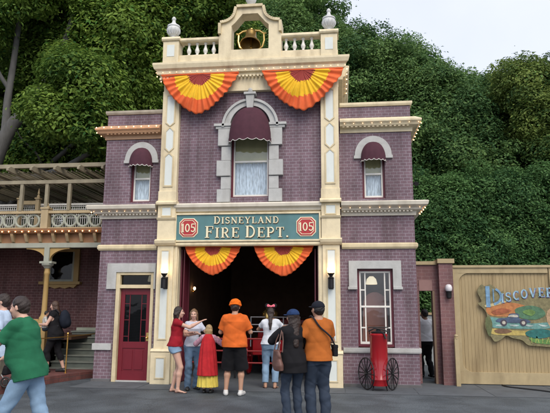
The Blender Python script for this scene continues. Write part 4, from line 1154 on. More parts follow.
# lattice screen and posts on the balcony behind the railing
b = MB()
zz0, zz1 = 3.98, 4.34; y = 2.0
x = -9
while x < -4.0:
    b.box(x, x + .018, y, y + .02, zz0 - .6, zz1); x += .06
for z in (3.98, 4.06, 4.14, 4.22, 4.30): b.box(-9, -4.0, y - .012, y + .008, z, z + .018)
b.box(-9, -4.0, y - .03, y + .04, zz1, zz1 + .05)
b.build('lattice_screen', WHITE, VB)
for x in (-6.62, -6.10, -3.98, -7.9):
    b = MB(); b.box(x - .05, x + .05, 1.85, 1.95, 3.36, 4.50); b.box(x - .07, x + .07, 1.83, 1.97, 4.50, 4.54); b.lathe([(.035, 0), (.045, .04), (.02, .08), (.03, .12), (.006, .26)], (x, 1.9, 4.54), 10)
    b.build('finial_post', OCHRE_P, VB)
b = MB(); b.box(-6.57, -6.15, 1.87, 1.93, 4.36, 4.46); b.build('cross_bar', OCHRE_P, VB)
# pergola: beams, posts and slats running back
PG = mat('weathered_tan_wood', (.26, .23, .16), .75, var=.2, stretch=(1, 1, 1), dirt=.4)
b = MB(); b.box(-12, VX1, .80, .90, 4.68, 4.77); b.box(-12, VX1, .80, .90, 5.10, 5.20); b.box(-12, VX1, 5.0, 5.1, 4.95, 5.1); b.build('pergola_beam', PG, VB)
for x in (-5.95, -5.28, -4.68, -6.9, -8.2):
    MB().box(x - .04, x + .04, .81, .89, 3.99, 4.68).build('pergola_post', PG, VB)
b = MB(); x = -12
while x < -3.55:
    b.box(x, x + .022, .90, 5.0, 5.0, 5.03); x += .13
b.build('slat_roof', PG, VB)
x = -11.8
while x < -3.6:
    b = MB(); b.poly([[(.55, 4.98), (.55, 5.04), (.65, 5.10), (5.2, 5.10), (5.2, 4.965), (.70, 4.965)]], x - .03, x + .03, swap=True); b.build('rafter', PG, VB); x += .62
# window in the veranda wall
b = MB(); cx = -5.98
b.box(cx - .53, cx - .38, 3.22, 3.30, 2.34, 3.2); b.box(cx + .38, cx + .53, 3.22, 3.30, 2.34, 3.2); b.box(cx - .53, cx + .53, 3.22, 3.30, 3.2, 3.28); b.box(cx - .62, cx + .62, 3.14, 3.30, 2.26, 2.34)
b.poly([[(cx - .52, 2.26), (cx + .52, 2.26), (cx + .42, 2.16), (cx + .3, 2.19), (cx + .15, 2.14), (cx, 2.18), (cx - .15, 2.14), (cx - .3, 2.19), (cx - .42, 2.16)]], 3.20, 3.30)
vw = b.build('window', OCHRE, VB)
b = MB(); b.box(cx - .38, cx - .32, 3.24, 3.28, 2.34, 3.2); b.box(cx + .32, cx + .38, 3.24, 3.28, 2.34, 3.2); b.box(cx - .32, cx + .32, 3.24, 3.28, 2.34, 2.40); b.build('sash', GREYP, vw)
MB().box(cx - .32, cx + .32, 3.26, 3.265, 2.40, 3.2).build('pane', GLASS_D, vw)

# steps beside the station, with their pale newel and ledge
st = thing('steps', 'grey green wooden steps going up between the veranda and the station', 'steps', (0, 0, 0))
b = MB()
for k in range(7): b.box(-5.15, -3.62, 1.25 + k * .20, 1.47 + k * .20, 0, .14 * (k + 1) - .02)
b.build('riser', mat('grey_green_board', (.13, .15, .13), .7, var=.15, dirt=.3), st)
b = MB()
for k in range(7): b.box(-5.17, -3.60, 1.22 + k * .20, 1.47 + k * .20, .14 * (k + 1) - .02, .14 * (k + 1) + .012)
b.build('tread', mat('grey_green_tread', (.20, .22, .19), .7, var=.15, dirt=.3), st)
b = MB(); b.box(-5.15, -3.6, 2.7, 2.78, .98, 1.07); b.box(-3.86, -3.62, 1.05, 1.17, .95, 1.02); b.poly([[(-3.88, 1.0), (-3.62, 1.0), (-3.62, 1.68), (-3.82, 1.68), (-3.84, 1.45), (-3.80, 1.36)], [(-3.78, 1.10), (-3.78, 1.30), (-3.70, 1.34), (-3.68, 1.10)]], 1.06, 1.16); b.build('newel', mat('pale_green_paint', (.40, .43, .34), .6, dirt=.3), st)

# raised brick kerb / ramp edge with its railing
kb = MB()
kl = [(-4.40, -3.4), (-4.32, -2.4), (-4.24, -1.4), (-4.18, -.6), (-4.02, .0), (-3.80, .5), (-3.52, .95)]
kt = [Vector((a, b_, 0)) for a, b_ in kl]
n = len(kl); vs = []; fs = []
for i, (a, b_) in enumerate(kl): vs += [(a, b_, 0), (a, b_, .15), (a - .28, b_ + .10, .15), (a - .28, b_ + .10, 0)]
for i in range(n - 1):
    for k in range(4): fs.append((i * 4 + k, i * 4 + (k + 1) % 4, (i + 1) * 4 + (k + 1) % 4, (i + 1) * 4 + k))
fs += [(0, 1, 2, 3), ((n - 1) * 4, (n - 1) * 4 + 3, (n - 1) * 4 + 2, (n - 1) * 4 + 1)]
kb.add(vs, fs).build('kerb', BRICK_R, kind='structure')
tp = MB(); L1 = [(a - .28, b_ + .10) for a, b_ in kl]
pts = L1 + [(-3.46, 1.22), (-12, 1.22), (-12, -3.3)]
tp.poly([[(a, b_) for a, b_ in pts]], 0, 1)
tp.v = [(x, z, .13 if y > .5 else 0.0) for x, y, z in tp.v]
tp.build('brick_terrace', BRICK_R, kind='structure')
rl = thing('hand_railing', 'thin brass rail on slender posts along the raised brick kerb', 'railing', (0, 0, 0))
posts = [(-4.42, -1.2), (-4.16, .22), (-5.0, -2.6)]
for (x, y) in posts: MB().tube([(x, y, .13), (x, y, 1.0)], .016, 8).lathe([(.05, 0), (.05, .015), (.02, .03)], (x, y, .13), 12).ball((x, y, 1.02), .028, 8).build('post', BRASS, rl, smooth=True)
MB().tube([(-5.0, -2.6, .95), (-4.42, -1.2, .95), (-4.16, .22, .95), (-3.75, 1.0, 1.0)], .012, 8).build('bar', BRASS, rl, smooth=True)

# ------------------------------------------------------------------ trees
def leaf_mesh(C, nrm, size, tint, me_name, asp=.55):
    """C (N,3) leaf centres, nrm (N,3) facing, size (N,), tint (N,) -> one mesh of folded leaves (two quads-as-tris each)"""
    N = len(C)
    nrm = nrm / np.linalg.norm(nrm, axis=1, keepdims=True)
    a = rng.normal(size=(N, 3)); a[:, 2] -= .6
    u = a - nrm * (a * nrm).sum(1, keepdims=True); u /= np.linalg.norm(u, axis=1, keepdims=True) + 1e-9
    w = np.cross(nrm, u)
    s = size[:, None]
    tip = C + u * s * .62; base = C - u * s * .5
    l = C + w * s * asp * .5 + nrm * s * .10; r = C - w * s * asp * .5 + nrm * s * .10
    V = np.stack([base, l, tip, r], 1).reshape(-1, 3)
    me = bpy.data.meshes.new(me_name)
    me.vertices.add(4 * N); me.vertices.foreach_set('co', V.astype(np.float32).ravel())
    idx = np.arange(N, dtype=np.int32)[:, None] * 4 + np.array([[0, 1, 2, 0, 2, 3]], dtype=np.int32)
    me.loops.add(6 * N); me.loops.foreach_set('vertex_index', idx.ravel())
    me.polygons.add(2 * N)
    me.polygons.foreach_set('loop_start', np.arange(0, 6 * N, 3, dtype=np.int32))
    me.polygons.foreach_set('loop_total', np.full(2 * N, 3, dtype=np.int32))
    me.update()
    at = me.attributes.new('tint', 'FLOAT', 'POINT'); at.data.foreach_set('value', np.repeat(tint, 4).astype(np.float32))
    return me

def crown(name, blobs, m, parent, leaf=.15, dens=1.0, clr=.55, droop=.3, bright=0.0, dark=1.0):
    Cs = []; Ns = []; Ss = []; Ts = []
    for (bx, by, bz, rx, ry, rz) in blobs:
        c = np.array([bx, by, bz]); R = np.array([rx, ry, rz])
        area = 4 * pi * ((rx * ry) ** 1.6 / 3 + (rx * rz) ** 1.6 / 3 + (ry * rz) ** 1.6 / 3) ** (1 / 1.6)
        nc = int(area / (clr * clr * 1.15))
        k = np.arange(nc) + .5
        ph = np.arccos(1 - 2 * k / nc); th = pi * (1 + 5 ** .5) * k
        D = np.stack([np.cos(th) * np.sin(ph), np.sin(th) * np.sin(ph), np.cos(ph)], 1) + rng.normal(size=(nc, 3)) * .10
        rad = rng.uniform(.66, 1.13, nc)[:, None] + .10 * np.sin(D[:, :1] * 5 + bx) * np.cos(D[:, 1:2] * 4 + bz)
        P = c + D * R * rad
        for j in range(nc):
            q = clr * rng.choice([.5, .75, 1.0, 1.3, 1.6])
            n = int(330 * dens * (q / .55) ** 2 * (.15 / leaf) ** 1.6)
            g = rng.normal(size=(n, 3)); g /= np.linalg.norm(g, axis=1, keepdims=True)
            rr = rng.uniform(.35, 1.0, n) ** .6
            off = g * rr[:, None] * q * np.array([1, 1, .72])
            sp = rng.uniform(size=n) < .07                                     # a few stray sprays past the clump
            off[sp] *= rng.uniform(1.15, 1.7, sp.sum())[:, None]
            pos = P[j] + off
            pos[:, 2] -= droop * (off[:, 0] ** 2 + off[:, 1] ** 2)
            Cs.append(pos)
            nn = g * .6 + rng.normal(size=(n, 3)) * .45 + np.array([0, 0, .75]) + D[j] * .35
            Ns.append(nn); Ss.append(leaf * rng.uniform(.6, 1.35, n))
            ct = rng.uniform(-.26, .30) + bright + .10 * sin(bx * 1.7 + bz * 2.3)
            Ts.append(np.clip(rng.normal(.42 + ct, .19, n), 0, 1))
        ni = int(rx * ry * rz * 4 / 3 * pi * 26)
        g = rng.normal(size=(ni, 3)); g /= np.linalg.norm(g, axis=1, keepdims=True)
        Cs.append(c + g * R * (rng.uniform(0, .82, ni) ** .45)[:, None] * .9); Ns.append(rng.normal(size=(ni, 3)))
        Ss.append(rng.uniform(.26, .42, ni)); Ts.append(rng.uniform(0, .3, ni) * dark)  # inner filler leaves: shade inside the crown put into their darker tint
    me = leaf_mesh(np.concatenate(Cs), np.concatenate(Ns), np.concatenate(Ss), np.concatenate(Ts), name)
    me.materials.append(m)
    o = bpy.data.objects.new(name, me)
    return link(o, parent)

def limb(mb, a, b, r0, r1, n=9, wig=.18, seed=0):
    rs = random.Random(seed); a, b = Vector(a), Vector(b); L = (b - a).length
    pts = []; rr = []
    o = [Vector((rs.uniform(-1, 1), rs.uniform(-1, 1), rs.uniform(-.5, .5))) * wig * L * .35 for _ in range(3)]
    for i in range(n + 1):
        t = i / n
        p = a.lerp(b, t) + o[0] * sin(pi * t) + o[1] * .4 * sin(2 * pi * t) + o[2] * .2 * sin(3 * pi * t)
        pts.append(p); rr.append((r0 + (r1 - r0) * t) * (1 + .06 * sin(i * 2.3)))
    mb.tube(pts, rr, 10)
    return pts

def tree(name, label, base, tips, blobs, leafm, bark, r=.3, extra=(), **kw):
    e = thing(name, label, 'tree', base)
    bx, by, _ = base
    for pl, ra, rb in extra:
        P_ = smoothpts([(a - bx, b - by, c) for a, b, c in pl]); MB().tube(P_, [ra + (rb - ra) * i / (len(P_) - 1) for i in range(len(P_))], 10).build('branch', bark, e, smooth=True)
    tb = MB()
    fork = tips[0]
    p = limb(tb, (0, 0, -.1), (fork[0] - bx, fork[1] - by, fork[2]), r, r * .6, 10, .12, 3)
    tb.build('trunk', bark, e, smooth=True)
    for i, (x, y, z, rr) in enumerate(tips[1:]):
        s = p[-1 - (i % 3)]
        lb = MB(); lp_ = limb(lb, s, (x - bx, y - by, z), rr, rr * .25, 10, .25, i + 11)
        for q in range(3):
            s2 = lp_[4 + q * 2]; rs = random.Random(i * 7 + q)
            limb(lb, s2, s2 + Vector((rs.uniform(-1.4, 1.4), rs.uniform(-1.2, 1.2), rs.uniform(.2, 1.6))), rr * .4, rr * .08, 6, .3, i * 5 + q)
        lb.build('branch', bark, e, smooth=True)
    crown('crown', [(x - bx, y - by, z, a, b_, c) for x, y, z, a, b_, c in blobs], leafm, e, **kw)
    return e

BARK_L = mat('pale_grey_bark', (.10, .10, .097), .85, var=.3, scale=5, bump=.7, bscale=14, stretch=(1, 1, .3))
FICUS = [([(-8.9, 2.9, 0), (-8.6, 2.8, 3.0), (-8.28, 2.7, 4.65), (-7.85, 2.6, 6.1), (-7.45, 2.6, 6.95), (-6.98, 2.6, 7.4), (-6.6, 2.7, 8.26), (-6.16, 2.8, 9.5), (-6.0, 3, 10.8)], .30, .09),
         ([(-8.0, 2.65, 5.7), (-7.72, 2.6, 6.5), (-7.72, 2.6, 7.7), (-7.64, 2.6, 8.94), (-7.55, 2.6, 11.2)], .15, .07),
         ([(-8.35, 2.75, 4.4), (-7.7, 2.5, 5.05), (-6.64, 2.4, 5.22), (-5.9, 2.4, 5.42), (-5.47, 2.5, 5.68), (-4.76, 2.6, 6.2), (-4.35, 2.7, 6.8)], .14, .05),
         ([(-7.3, 2.6, 7.1), (-6.9, 2.3, 7.2), (-6.3, 2.2, 7.15), (-5.6, 2.4, 7.5)], .06, .02),
         ([(-7.7, 2.6, 8.0), (-8.1, 2.4, 8.8), (-8.4, 2.5, 10.4)], .07, .03)]
def all_trees():
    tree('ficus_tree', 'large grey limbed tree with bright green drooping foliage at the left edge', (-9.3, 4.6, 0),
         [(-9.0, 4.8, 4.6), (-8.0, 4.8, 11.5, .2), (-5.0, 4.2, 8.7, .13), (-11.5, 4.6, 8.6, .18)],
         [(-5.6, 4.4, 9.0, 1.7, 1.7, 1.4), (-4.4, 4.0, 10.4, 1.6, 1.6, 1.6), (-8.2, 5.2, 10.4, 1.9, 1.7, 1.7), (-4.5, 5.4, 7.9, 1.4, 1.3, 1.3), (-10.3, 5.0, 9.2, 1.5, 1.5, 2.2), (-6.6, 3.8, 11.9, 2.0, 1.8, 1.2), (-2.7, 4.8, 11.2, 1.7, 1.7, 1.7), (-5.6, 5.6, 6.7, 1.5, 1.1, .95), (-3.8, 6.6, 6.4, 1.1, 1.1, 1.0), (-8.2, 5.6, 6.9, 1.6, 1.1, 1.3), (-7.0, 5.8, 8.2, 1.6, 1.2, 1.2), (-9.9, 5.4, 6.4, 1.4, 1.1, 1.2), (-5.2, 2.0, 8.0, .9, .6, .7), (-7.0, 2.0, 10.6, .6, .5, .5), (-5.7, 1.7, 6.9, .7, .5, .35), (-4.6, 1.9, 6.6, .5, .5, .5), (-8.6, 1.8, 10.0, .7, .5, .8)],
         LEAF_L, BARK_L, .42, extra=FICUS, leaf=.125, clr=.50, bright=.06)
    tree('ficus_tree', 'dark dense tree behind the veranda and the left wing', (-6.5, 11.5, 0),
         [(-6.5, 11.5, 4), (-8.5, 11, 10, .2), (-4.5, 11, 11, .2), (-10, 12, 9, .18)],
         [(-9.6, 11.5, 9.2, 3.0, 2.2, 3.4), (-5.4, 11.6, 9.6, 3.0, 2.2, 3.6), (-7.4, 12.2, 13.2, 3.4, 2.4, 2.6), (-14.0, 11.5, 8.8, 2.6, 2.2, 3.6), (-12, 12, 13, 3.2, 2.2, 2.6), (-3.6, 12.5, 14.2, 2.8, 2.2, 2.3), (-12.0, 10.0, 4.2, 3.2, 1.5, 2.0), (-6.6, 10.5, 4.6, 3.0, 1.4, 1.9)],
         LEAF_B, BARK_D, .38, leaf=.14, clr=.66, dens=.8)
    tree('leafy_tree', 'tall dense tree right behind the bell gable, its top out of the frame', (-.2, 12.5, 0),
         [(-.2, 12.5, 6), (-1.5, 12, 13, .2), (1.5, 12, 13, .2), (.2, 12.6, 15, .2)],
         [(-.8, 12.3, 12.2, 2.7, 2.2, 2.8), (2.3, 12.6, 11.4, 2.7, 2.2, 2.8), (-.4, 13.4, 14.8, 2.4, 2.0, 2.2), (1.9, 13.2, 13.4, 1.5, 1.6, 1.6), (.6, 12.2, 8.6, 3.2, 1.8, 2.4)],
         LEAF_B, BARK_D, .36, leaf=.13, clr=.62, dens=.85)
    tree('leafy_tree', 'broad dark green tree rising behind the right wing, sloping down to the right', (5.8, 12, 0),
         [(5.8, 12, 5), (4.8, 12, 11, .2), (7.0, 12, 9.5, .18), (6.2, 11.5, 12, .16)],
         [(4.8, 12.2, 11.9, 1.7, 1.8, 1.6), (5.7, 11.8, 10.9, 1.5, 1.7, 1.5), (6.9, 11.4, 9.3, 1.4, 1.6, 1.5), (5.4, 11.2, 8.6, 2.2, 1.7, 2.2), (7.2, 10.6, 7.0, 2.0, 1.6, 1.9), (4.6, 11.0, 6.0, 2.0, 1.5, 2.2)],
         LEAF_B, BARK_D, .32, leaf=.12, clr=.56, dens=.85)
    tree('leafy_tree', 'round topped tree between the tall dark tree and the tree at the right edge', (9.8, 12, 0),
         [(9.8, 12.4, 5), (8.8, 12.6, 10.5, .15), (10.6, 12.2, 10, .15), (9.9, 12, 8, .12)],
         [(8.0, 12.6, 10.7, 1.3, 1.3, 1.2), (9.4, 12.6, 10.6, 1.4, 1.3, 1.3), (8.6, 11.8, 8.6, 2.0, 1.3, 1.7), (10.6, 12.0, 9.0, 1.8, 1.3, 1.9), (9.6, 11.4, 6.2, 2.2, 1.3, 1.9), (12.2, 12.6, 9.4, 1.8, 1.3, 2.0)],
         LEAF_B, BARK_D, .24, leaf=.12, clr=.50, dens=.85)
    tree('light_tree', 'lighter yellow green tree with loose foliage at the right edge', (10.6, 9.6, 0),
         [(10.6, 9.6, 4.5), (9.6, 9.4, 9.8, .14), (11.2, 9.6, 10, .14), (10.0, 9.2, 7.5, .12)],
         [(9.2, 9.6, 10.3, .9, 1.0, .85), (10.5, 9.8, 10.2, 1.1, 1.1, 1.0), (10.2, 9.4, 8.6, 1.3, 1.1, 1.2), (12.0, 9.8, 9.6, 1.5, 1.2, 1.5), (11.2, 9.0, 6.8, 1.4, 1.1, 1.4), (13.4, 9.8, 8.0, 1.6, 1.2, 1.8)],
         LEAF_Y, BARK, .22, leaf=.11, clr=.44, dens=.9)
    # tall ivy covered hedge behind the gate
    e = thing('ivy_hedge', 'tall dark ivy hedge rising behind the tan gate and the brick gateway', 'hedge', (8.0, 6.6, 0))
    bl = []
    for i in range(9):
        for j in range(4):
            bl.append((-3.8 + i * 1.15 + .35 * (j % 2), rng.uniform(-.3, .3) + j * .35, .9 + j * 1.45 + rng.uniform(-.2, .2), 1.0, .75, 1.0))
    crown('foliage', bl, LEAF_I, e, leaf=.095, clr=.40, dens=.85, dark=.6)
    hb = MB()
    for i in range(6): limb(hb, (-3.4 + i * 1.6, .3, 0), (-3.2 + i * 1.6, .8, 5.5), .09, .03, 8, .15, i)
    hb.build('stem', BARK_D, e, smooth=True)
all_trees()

# ------------------------------------------------------------------ people: one smooth surface per body, grown from a distance field
class Field:
    """union of rounded shapes sampled on a grid, turned into a mesh with surface nets"""
    def __init__(s): s.p = []; s.cuts = []; s.noise = None
    def cone(s, a, b, ra, rb, flat=None, k=.02):
        s.p.append(('c', np.array(a, float), np.array(b, float), ra, rb, flat, k)); return s
    def ell(s, c, r, M=None, k=.02):
        s.p.append(('e', np.array(c, float), np.array(r, float), None if M is None else np.array(M, float), k)); return s
    def loft(s, org, M, prof, k=.02, grow=0.0, fold=None):
        """prof: (z, rx, ry, cy) rows in the frame M at org"""
        s.p.append(('l', np.array(org, float), np.array(M, float), np.array(prof, float), grow, k, fold)); return s
    def cut(s, pt, n, only=None):       # removes the side the normal points to
        s.cuts.append((np.array(pt, float), np.array(n, float) / np.linalg.norm(n), only)); return s
    def hole(s, c, r): s.cuts.append((np.array(c, float), None, r)); return s
    def _bb(s, q):
        if q[0] == 'c': lo = np.minimum(q[1] - q[3], q[2] - q[4]); hi = np.maximum(q[1] + q[3], q[2] + q[4]); m = .03; return np.minimum(lo, np.minimum(q[1], q[2]) - max(q[3], q[4]) * 1.0) - m, np.maximum(hi, np.maximum(q[1], q[2]) + max(q[3], q[4])) + m
        if q[0] == 'e': m = q[2].max() if q[3] is not None else q[2]; return q[1] - m - .03, q[1] + m + .03
        pr = q[3]; R = max(pr[:, 1].max(), (pr[:, 2] + np.abs(pr[:, 3])).max()) + q[4] + .03
        ends = [q[1] + q[2] @ np.array([0, 0, z]) for z in (pr[0, 0], pr[-1, 0])]
        ends = np.array(ends); return ends.min(0) - R, ends.max(0) + R
    def mesh(s, h=.008, warp=0.0, wf=18.0, seed=0):
        bbs = [s._bb(q) for q in s.p]
        lo = np.min([b[0] for b in bbs], 0) - 2 * h; hi = np.max([b[1] for b in bbs], 0) + 2 * h
        n = np.ceil((hi - lo) / h).astype(int) + 1
        F = np.full(n, .05, np.float32)
        ax = [lo[i] + h * np.arange(n[i]) for i in range(3)]
        for q, (a, b) in zip(s.p, bbs):
            i0 = np.maximum(((a - lo) / h).astype(int), 0); i1 = np.minimum(np.ceil((b - lo) / h).astype(int) + 1, n)
            X, Y, Z = np.meshgrid(*[ax[i][i0[i]:i1[i]] for i in range(3)], indexing='ij')
            P = np.stack([X, Y, Z], -1)
            if q[0] == 'c':
                d_ = q[2] - q[1]; L = max(d_ @ d_, 1e-9)
                t = np.clip(((P - q[1]) @ d_) / L, 0, 1)
                o = P - q[1] - t[..., None] * d_
                if q[5] is not None:
                    ax_, f = q[5]; ax_ = np.array(ax_, float) / np.linalg.norm(ax_)
                    o = o + (o @ ax_)[..., None] * ax_ * (1 / f - 1)
                d = np.linalg.norm(o, axis=-1) - (q[3] + (q[4] - q[3]) * t); k = q[6]
            elif q[0] == 'e':
                o = P - q[1]
                if q[3] is not None: o = o @ q[3]
                d = (np.linalg.norm(o / q[2], axis=-1) - 1) * q[2].min(); k = q[4]
            else:
                o = (P - q[1]) @ q[2]; pr = q[3]; z = o[..., 2]
                rx = np.interp(z, pr[:, 0], pr[:, 1]) + q[4]; ry = np.interp(z, pr[:, 0], pr[:, 2]) + q[4]; cy = np.interp(z, pr[:, 0], pr[:, 3])
                if q[6]:
                    nf, amp, zt = q[6]; an = np.arctan2(o[..., 1] - cy, o[..., 0]); w = 1 + amp * np.sin(nf * an + 3 * np.sin(2 * an) + z * 4) * np.clip((zt - z) / .4, 0, 1); rx = rx * w; ry = ry * w
                u = np.sqrt((o[..., 0] / rx) ** 2 + ((o[..., 1] - cy) / ry) ** 2)
                d = (u - 1) * np.minimum(rx, ry)
                d = np.maximum(d, np.maximum(z - pr[-1, 0], pr[0, 0] - z)); k = q[5]
            sl = tuple(slice(i0[i], i1[i]) for i in range(3))
            f = F[sl]
            hh = np.clip(.5 + .5 * (f - d) / k, 0, 1)
            F[sl] = np.minimum(f, f * (1 - hh) + d * hh - k * hh * (1 - hh))
        X, Y, Z = np.meshgrid(*ax, indexing='ij', sparse=True)
        if warp:
            r_ = np.random.default_rng(seed); p_ = r_.uniform(0, 6, 8)
            w = np.sin(wf * (Z + .35 * X) + p_[0] + 2.2 * np.sin(wf * .35 * X + p_[1]) + 1.5 * np.sin(wf * .4 * Y + p_[2]))
            w = w + .8 * np.sin(wf * 1.7 * (Z - .6 * Y + .3 * X) + p_[3] + 2 * np.sin(wf * .3 * Z + p_[4]) + np.sin(wf * .9 * X + p_[5]))
            a1 = wf * .9 * (Z * .8 + .55 * X + .3 * Y) + p_[6] + 2.0 * np.sin(wf * .22 * Z + p_[1]) + 1.2 * np.sin(wf * .3 * X + p_[3])
            a2 = wf * 1.25 * (Z * .7 - .6 * X + .2 * Y) + p_[7] + 1.8 * np.sin(wf * .27 * Z + p_[5]) + np.sin(wf * .35 * Y + p_[2])
            cr_ = np.clip(1 - np.abs(np.sin(a1 * .5)) * 1.6, 0, 1) ** 1.5 + np.clip(1 - np.abs(np.sin(a2 * .5)) * 1.8, 0, 1) ** 1.5
            F += (warp * (.34 * w + .50 * cr_)).astype(np.float32)
        for c in s.cuts:
            if c[1] is None:
                d = c[2] - np.sqrt((X - c[0][0]) ** 2 + (Y - c[0][1]) ** 2 + (Z - c[0][2]) ** 2); F = np.maximum(F, d)
            else:
                d = (X - c[0][0]) * c[1][0] + (Y - c[0][1]) * c[1][1] + (Z - c[0][2]) * c[1][2]
                if c[2] is not None:
                    ce, rr = c[2]; far = np.sqrt((X - ce[0]) ** 2 + (Y - ce[1]) ** 2 + (Z - ce[2]) ** 2) - rr
                    d = np.where(far > 0, -1, d)
                F = np.maximum(F, d)
        return nets(F, lo, h)

def nets(F, lo, h):
    F = F.astype(np.float32); S = F < 0
    c = [S[a:S.shape[0] - 1 + a, b:S.shape[1] - 1 + b, d:S.shape[2] - 1 + d] for a in (0, 1) for b in (0, 1) for d in (0, 1)]
    cnt = sum(x.astype(np.int8) for x in c); act = (cnt > 0) & (cnt < 8)
    I = np.argwhere(act)
    idx = np.full(act.shape, -1, np.int32); idx[act] = np.arange(len(I))
    acc = np.zeros((len(I), 3)); num = np.zeros(len(I))
    cs = [(a, b, d) for a in (0, 1) for b in (0, 1) for d in (0, 1)]
    for p in cs:
        for ax in range(3):
            if p[ax]: continue
            q = list(p); q[ax] = 1
            A = F[I[:, 0] + p[0], I[:, 1] + p[1], I[:, 2] + p[2]]; B = F[I[:, 0] + q[0], I[:, 1] + q[1], I[:, 2] + q[2]]
            m = (A < 0) != (B < 0)
            t = np.where(m, A / np.where(m, A - B, 1), 0)
            pos = np.array(p, float)[None] + np.zeros((len(I), 3)); pos[:, ax] += t
            acc += pos * m[:, None]; num += m
    V = (I + acc / num[:, None]) * h + lo
    faces = []
    for ax in range(3):
        a1, a2 = [(1, 2), (2, 0), (0, 1)][ax]
        sA = [slice(None)] * 3; sB = [slice(None)] * 3; sA[ax] = slice(0, -1); sB[ax] = slice(1, None)
        ed = S[tuple(sA)] != S[tuple(sB)]
        E = np.argwhere(ed)
        E = E[(E[:, a1] > 0) & (E[:, a2] > 0) & (E[:, a1] < S.shape[a1] - 1) & (E[:, a2] < S.shape[a2] - 1)]
        if not len(E): continue
        def at(d1, d2):
            J = E.copy(); J[:, a1] -= d1; J[:, a2] -= d2; return idx[J[:, 0], J[:, 1], J[:, 2]]
        Q = np.stack([at(0, 0), at(1, 0), at(1, 1), at(0, 1)], 1)
        ins = S[E[:, 0], E[:, 1], E[:, 2]]
        Q[~ins] = Q[~ins][:, ::-1]
        faces.append(Q)
    Q = np.concatenate(faces); Q = Q[(Q >= 0).all(1)]
    return V, Q

def np_obj(name, parts, mats, parent, mi=None, relax=2, **kw):
    """parts: list of (V,Q); joined into one mesh object"""
    Vs = []; Qs = []; k = 0
    for V, Q in parts:
        V = V.copy()
        for _ in range(relax):                       # light relaxation removes the grid steps
            S_ = np.zeros_like(V); N_ = np.zeros(len(V))
            for a, b in ((0, 1), (1, 2), (2, 3), (3, 0)):
                np.add.at(S_, Q[:, a], V[Q[:, b]]); np.add.at(N_, Q[:, a], 1); np.add.at(S_, Q[:, b], V[Q[:, a]]); np.add.at(N_, Q[:, b], 1)
            V += .5 * (S_ / np.maximum(N_, 1)[:, None] - V)
        Vs.append(V); Qs.append(Q + k); k += len(V)
    V = np.concatenate(Vs); Q = np.concatenate(Qs)
    me = bpy.data.meshes.new(name)
    me.vertices.add(len(V)); me.vertices.foreach_set('co', V.astype(np.float32).ravel())
    me.loops.add(4 * len(Q)); me.loops.foreach_set('vertex_index', Q.astype(np.int32).ravel())
    me.polygons.add(len(Q)); me.polygons.foreach_set('loop_start', np.arange(0, 4 * len(Q), 4, dtype=np.int32)); me.polygons.foreach_set('loop_total', np.full(len(Q), 4, np.int32))
    me.update(calc_edges=True)
    me.polygons.foreach_set('use_smooth', np.ones(len(Q), bool))
    if not isinstance(mats, (list, tuple)): mats = [mats]
    for m in mats: me.materials.append(m)
    if mi is not None: me.polygons.foreach_set('material_index', mi(V[Q].mean(1)).astype(np.int32))
    me.validate()
    o = bpy.data.objects.new(name, me)
    return link(o, parent, **kw)

def skin_mat(name, col):
    m = mat(name, col, .5, var=.05, scale=10, bump=.08, bscale=90); b = m.node_tree.nodes['Principled BSDF']
    b.inputs['Subsurface Weight'].default_value = .12; b.inputs['Subsurface Radius'].default_value = (.02, .008, .004); b.inputs['Subsurface Scale'].default_value = .5
    return m
SKIN_F = skin_mat('fair_skin', (.55, .34, .26)); SKIN_M = skin_mat('tan_skin', (.42, .24, .16)); SKIN_D = skin_mat('brown_skin', (.24, .13, .085))
LIP = mat('lips', (.38, .14, .12), .5); EYEW = mat('eye_white', (.6, .6, .58), .3); EYED = mat('dark_eye', (.03, .02, .015), .2)
def hair_mat(name, col):
    return mat(name, col, .45, var=.35, scale=30, bump=.7, bscale=40, stretch=(5, 5, .5), spec=.5)
def cloth(name, col, **k):
    k.setdefault('bump', .25); k.setdefault('bscale', 220)
    return mat(name, col, .9, var=k.pop('var', .17), scale=k.pop('scale', 6), spec=.2, **k)

def Rz(a): return np.array([[cos(a), -sin(a), 0], [sin(a), cos(a), 0], [0, 0, 1]])
def Rx(a): return np.array([[1, 0, 0], [0, cos(a), -sin(a)], [0, sin(a), cos(a)]])
def Ry(a): return np.array([[cos(a), 0, sin(a)], [0, 1, 0], [-sin(a), 0, cos(a)]])
A3 = lambda *v: np.array(v, float)
def ik(a, c, l1, l2, hint):
    a, c, hint = map(lambda v: np.array(v, float), (a, c, hint))
    d = c - a; L = np.linalg.norm(d)
    if L > (l1 + l2) * .995: d *= (l1 + l2) * .995 / L; L = (l1 + l2) * .995; c = a + d
    x = (l1 * l1 - l2 * l2 + L * L) / (2 * L); hgt = sqrt(max(l1 * l1 - x * x, 0)); u = d / L
    hn = hint - u * (hint @ u); hn /= np.linalg.norm(hn) + 1e-9
    return a + u * x + hn * hgt, c

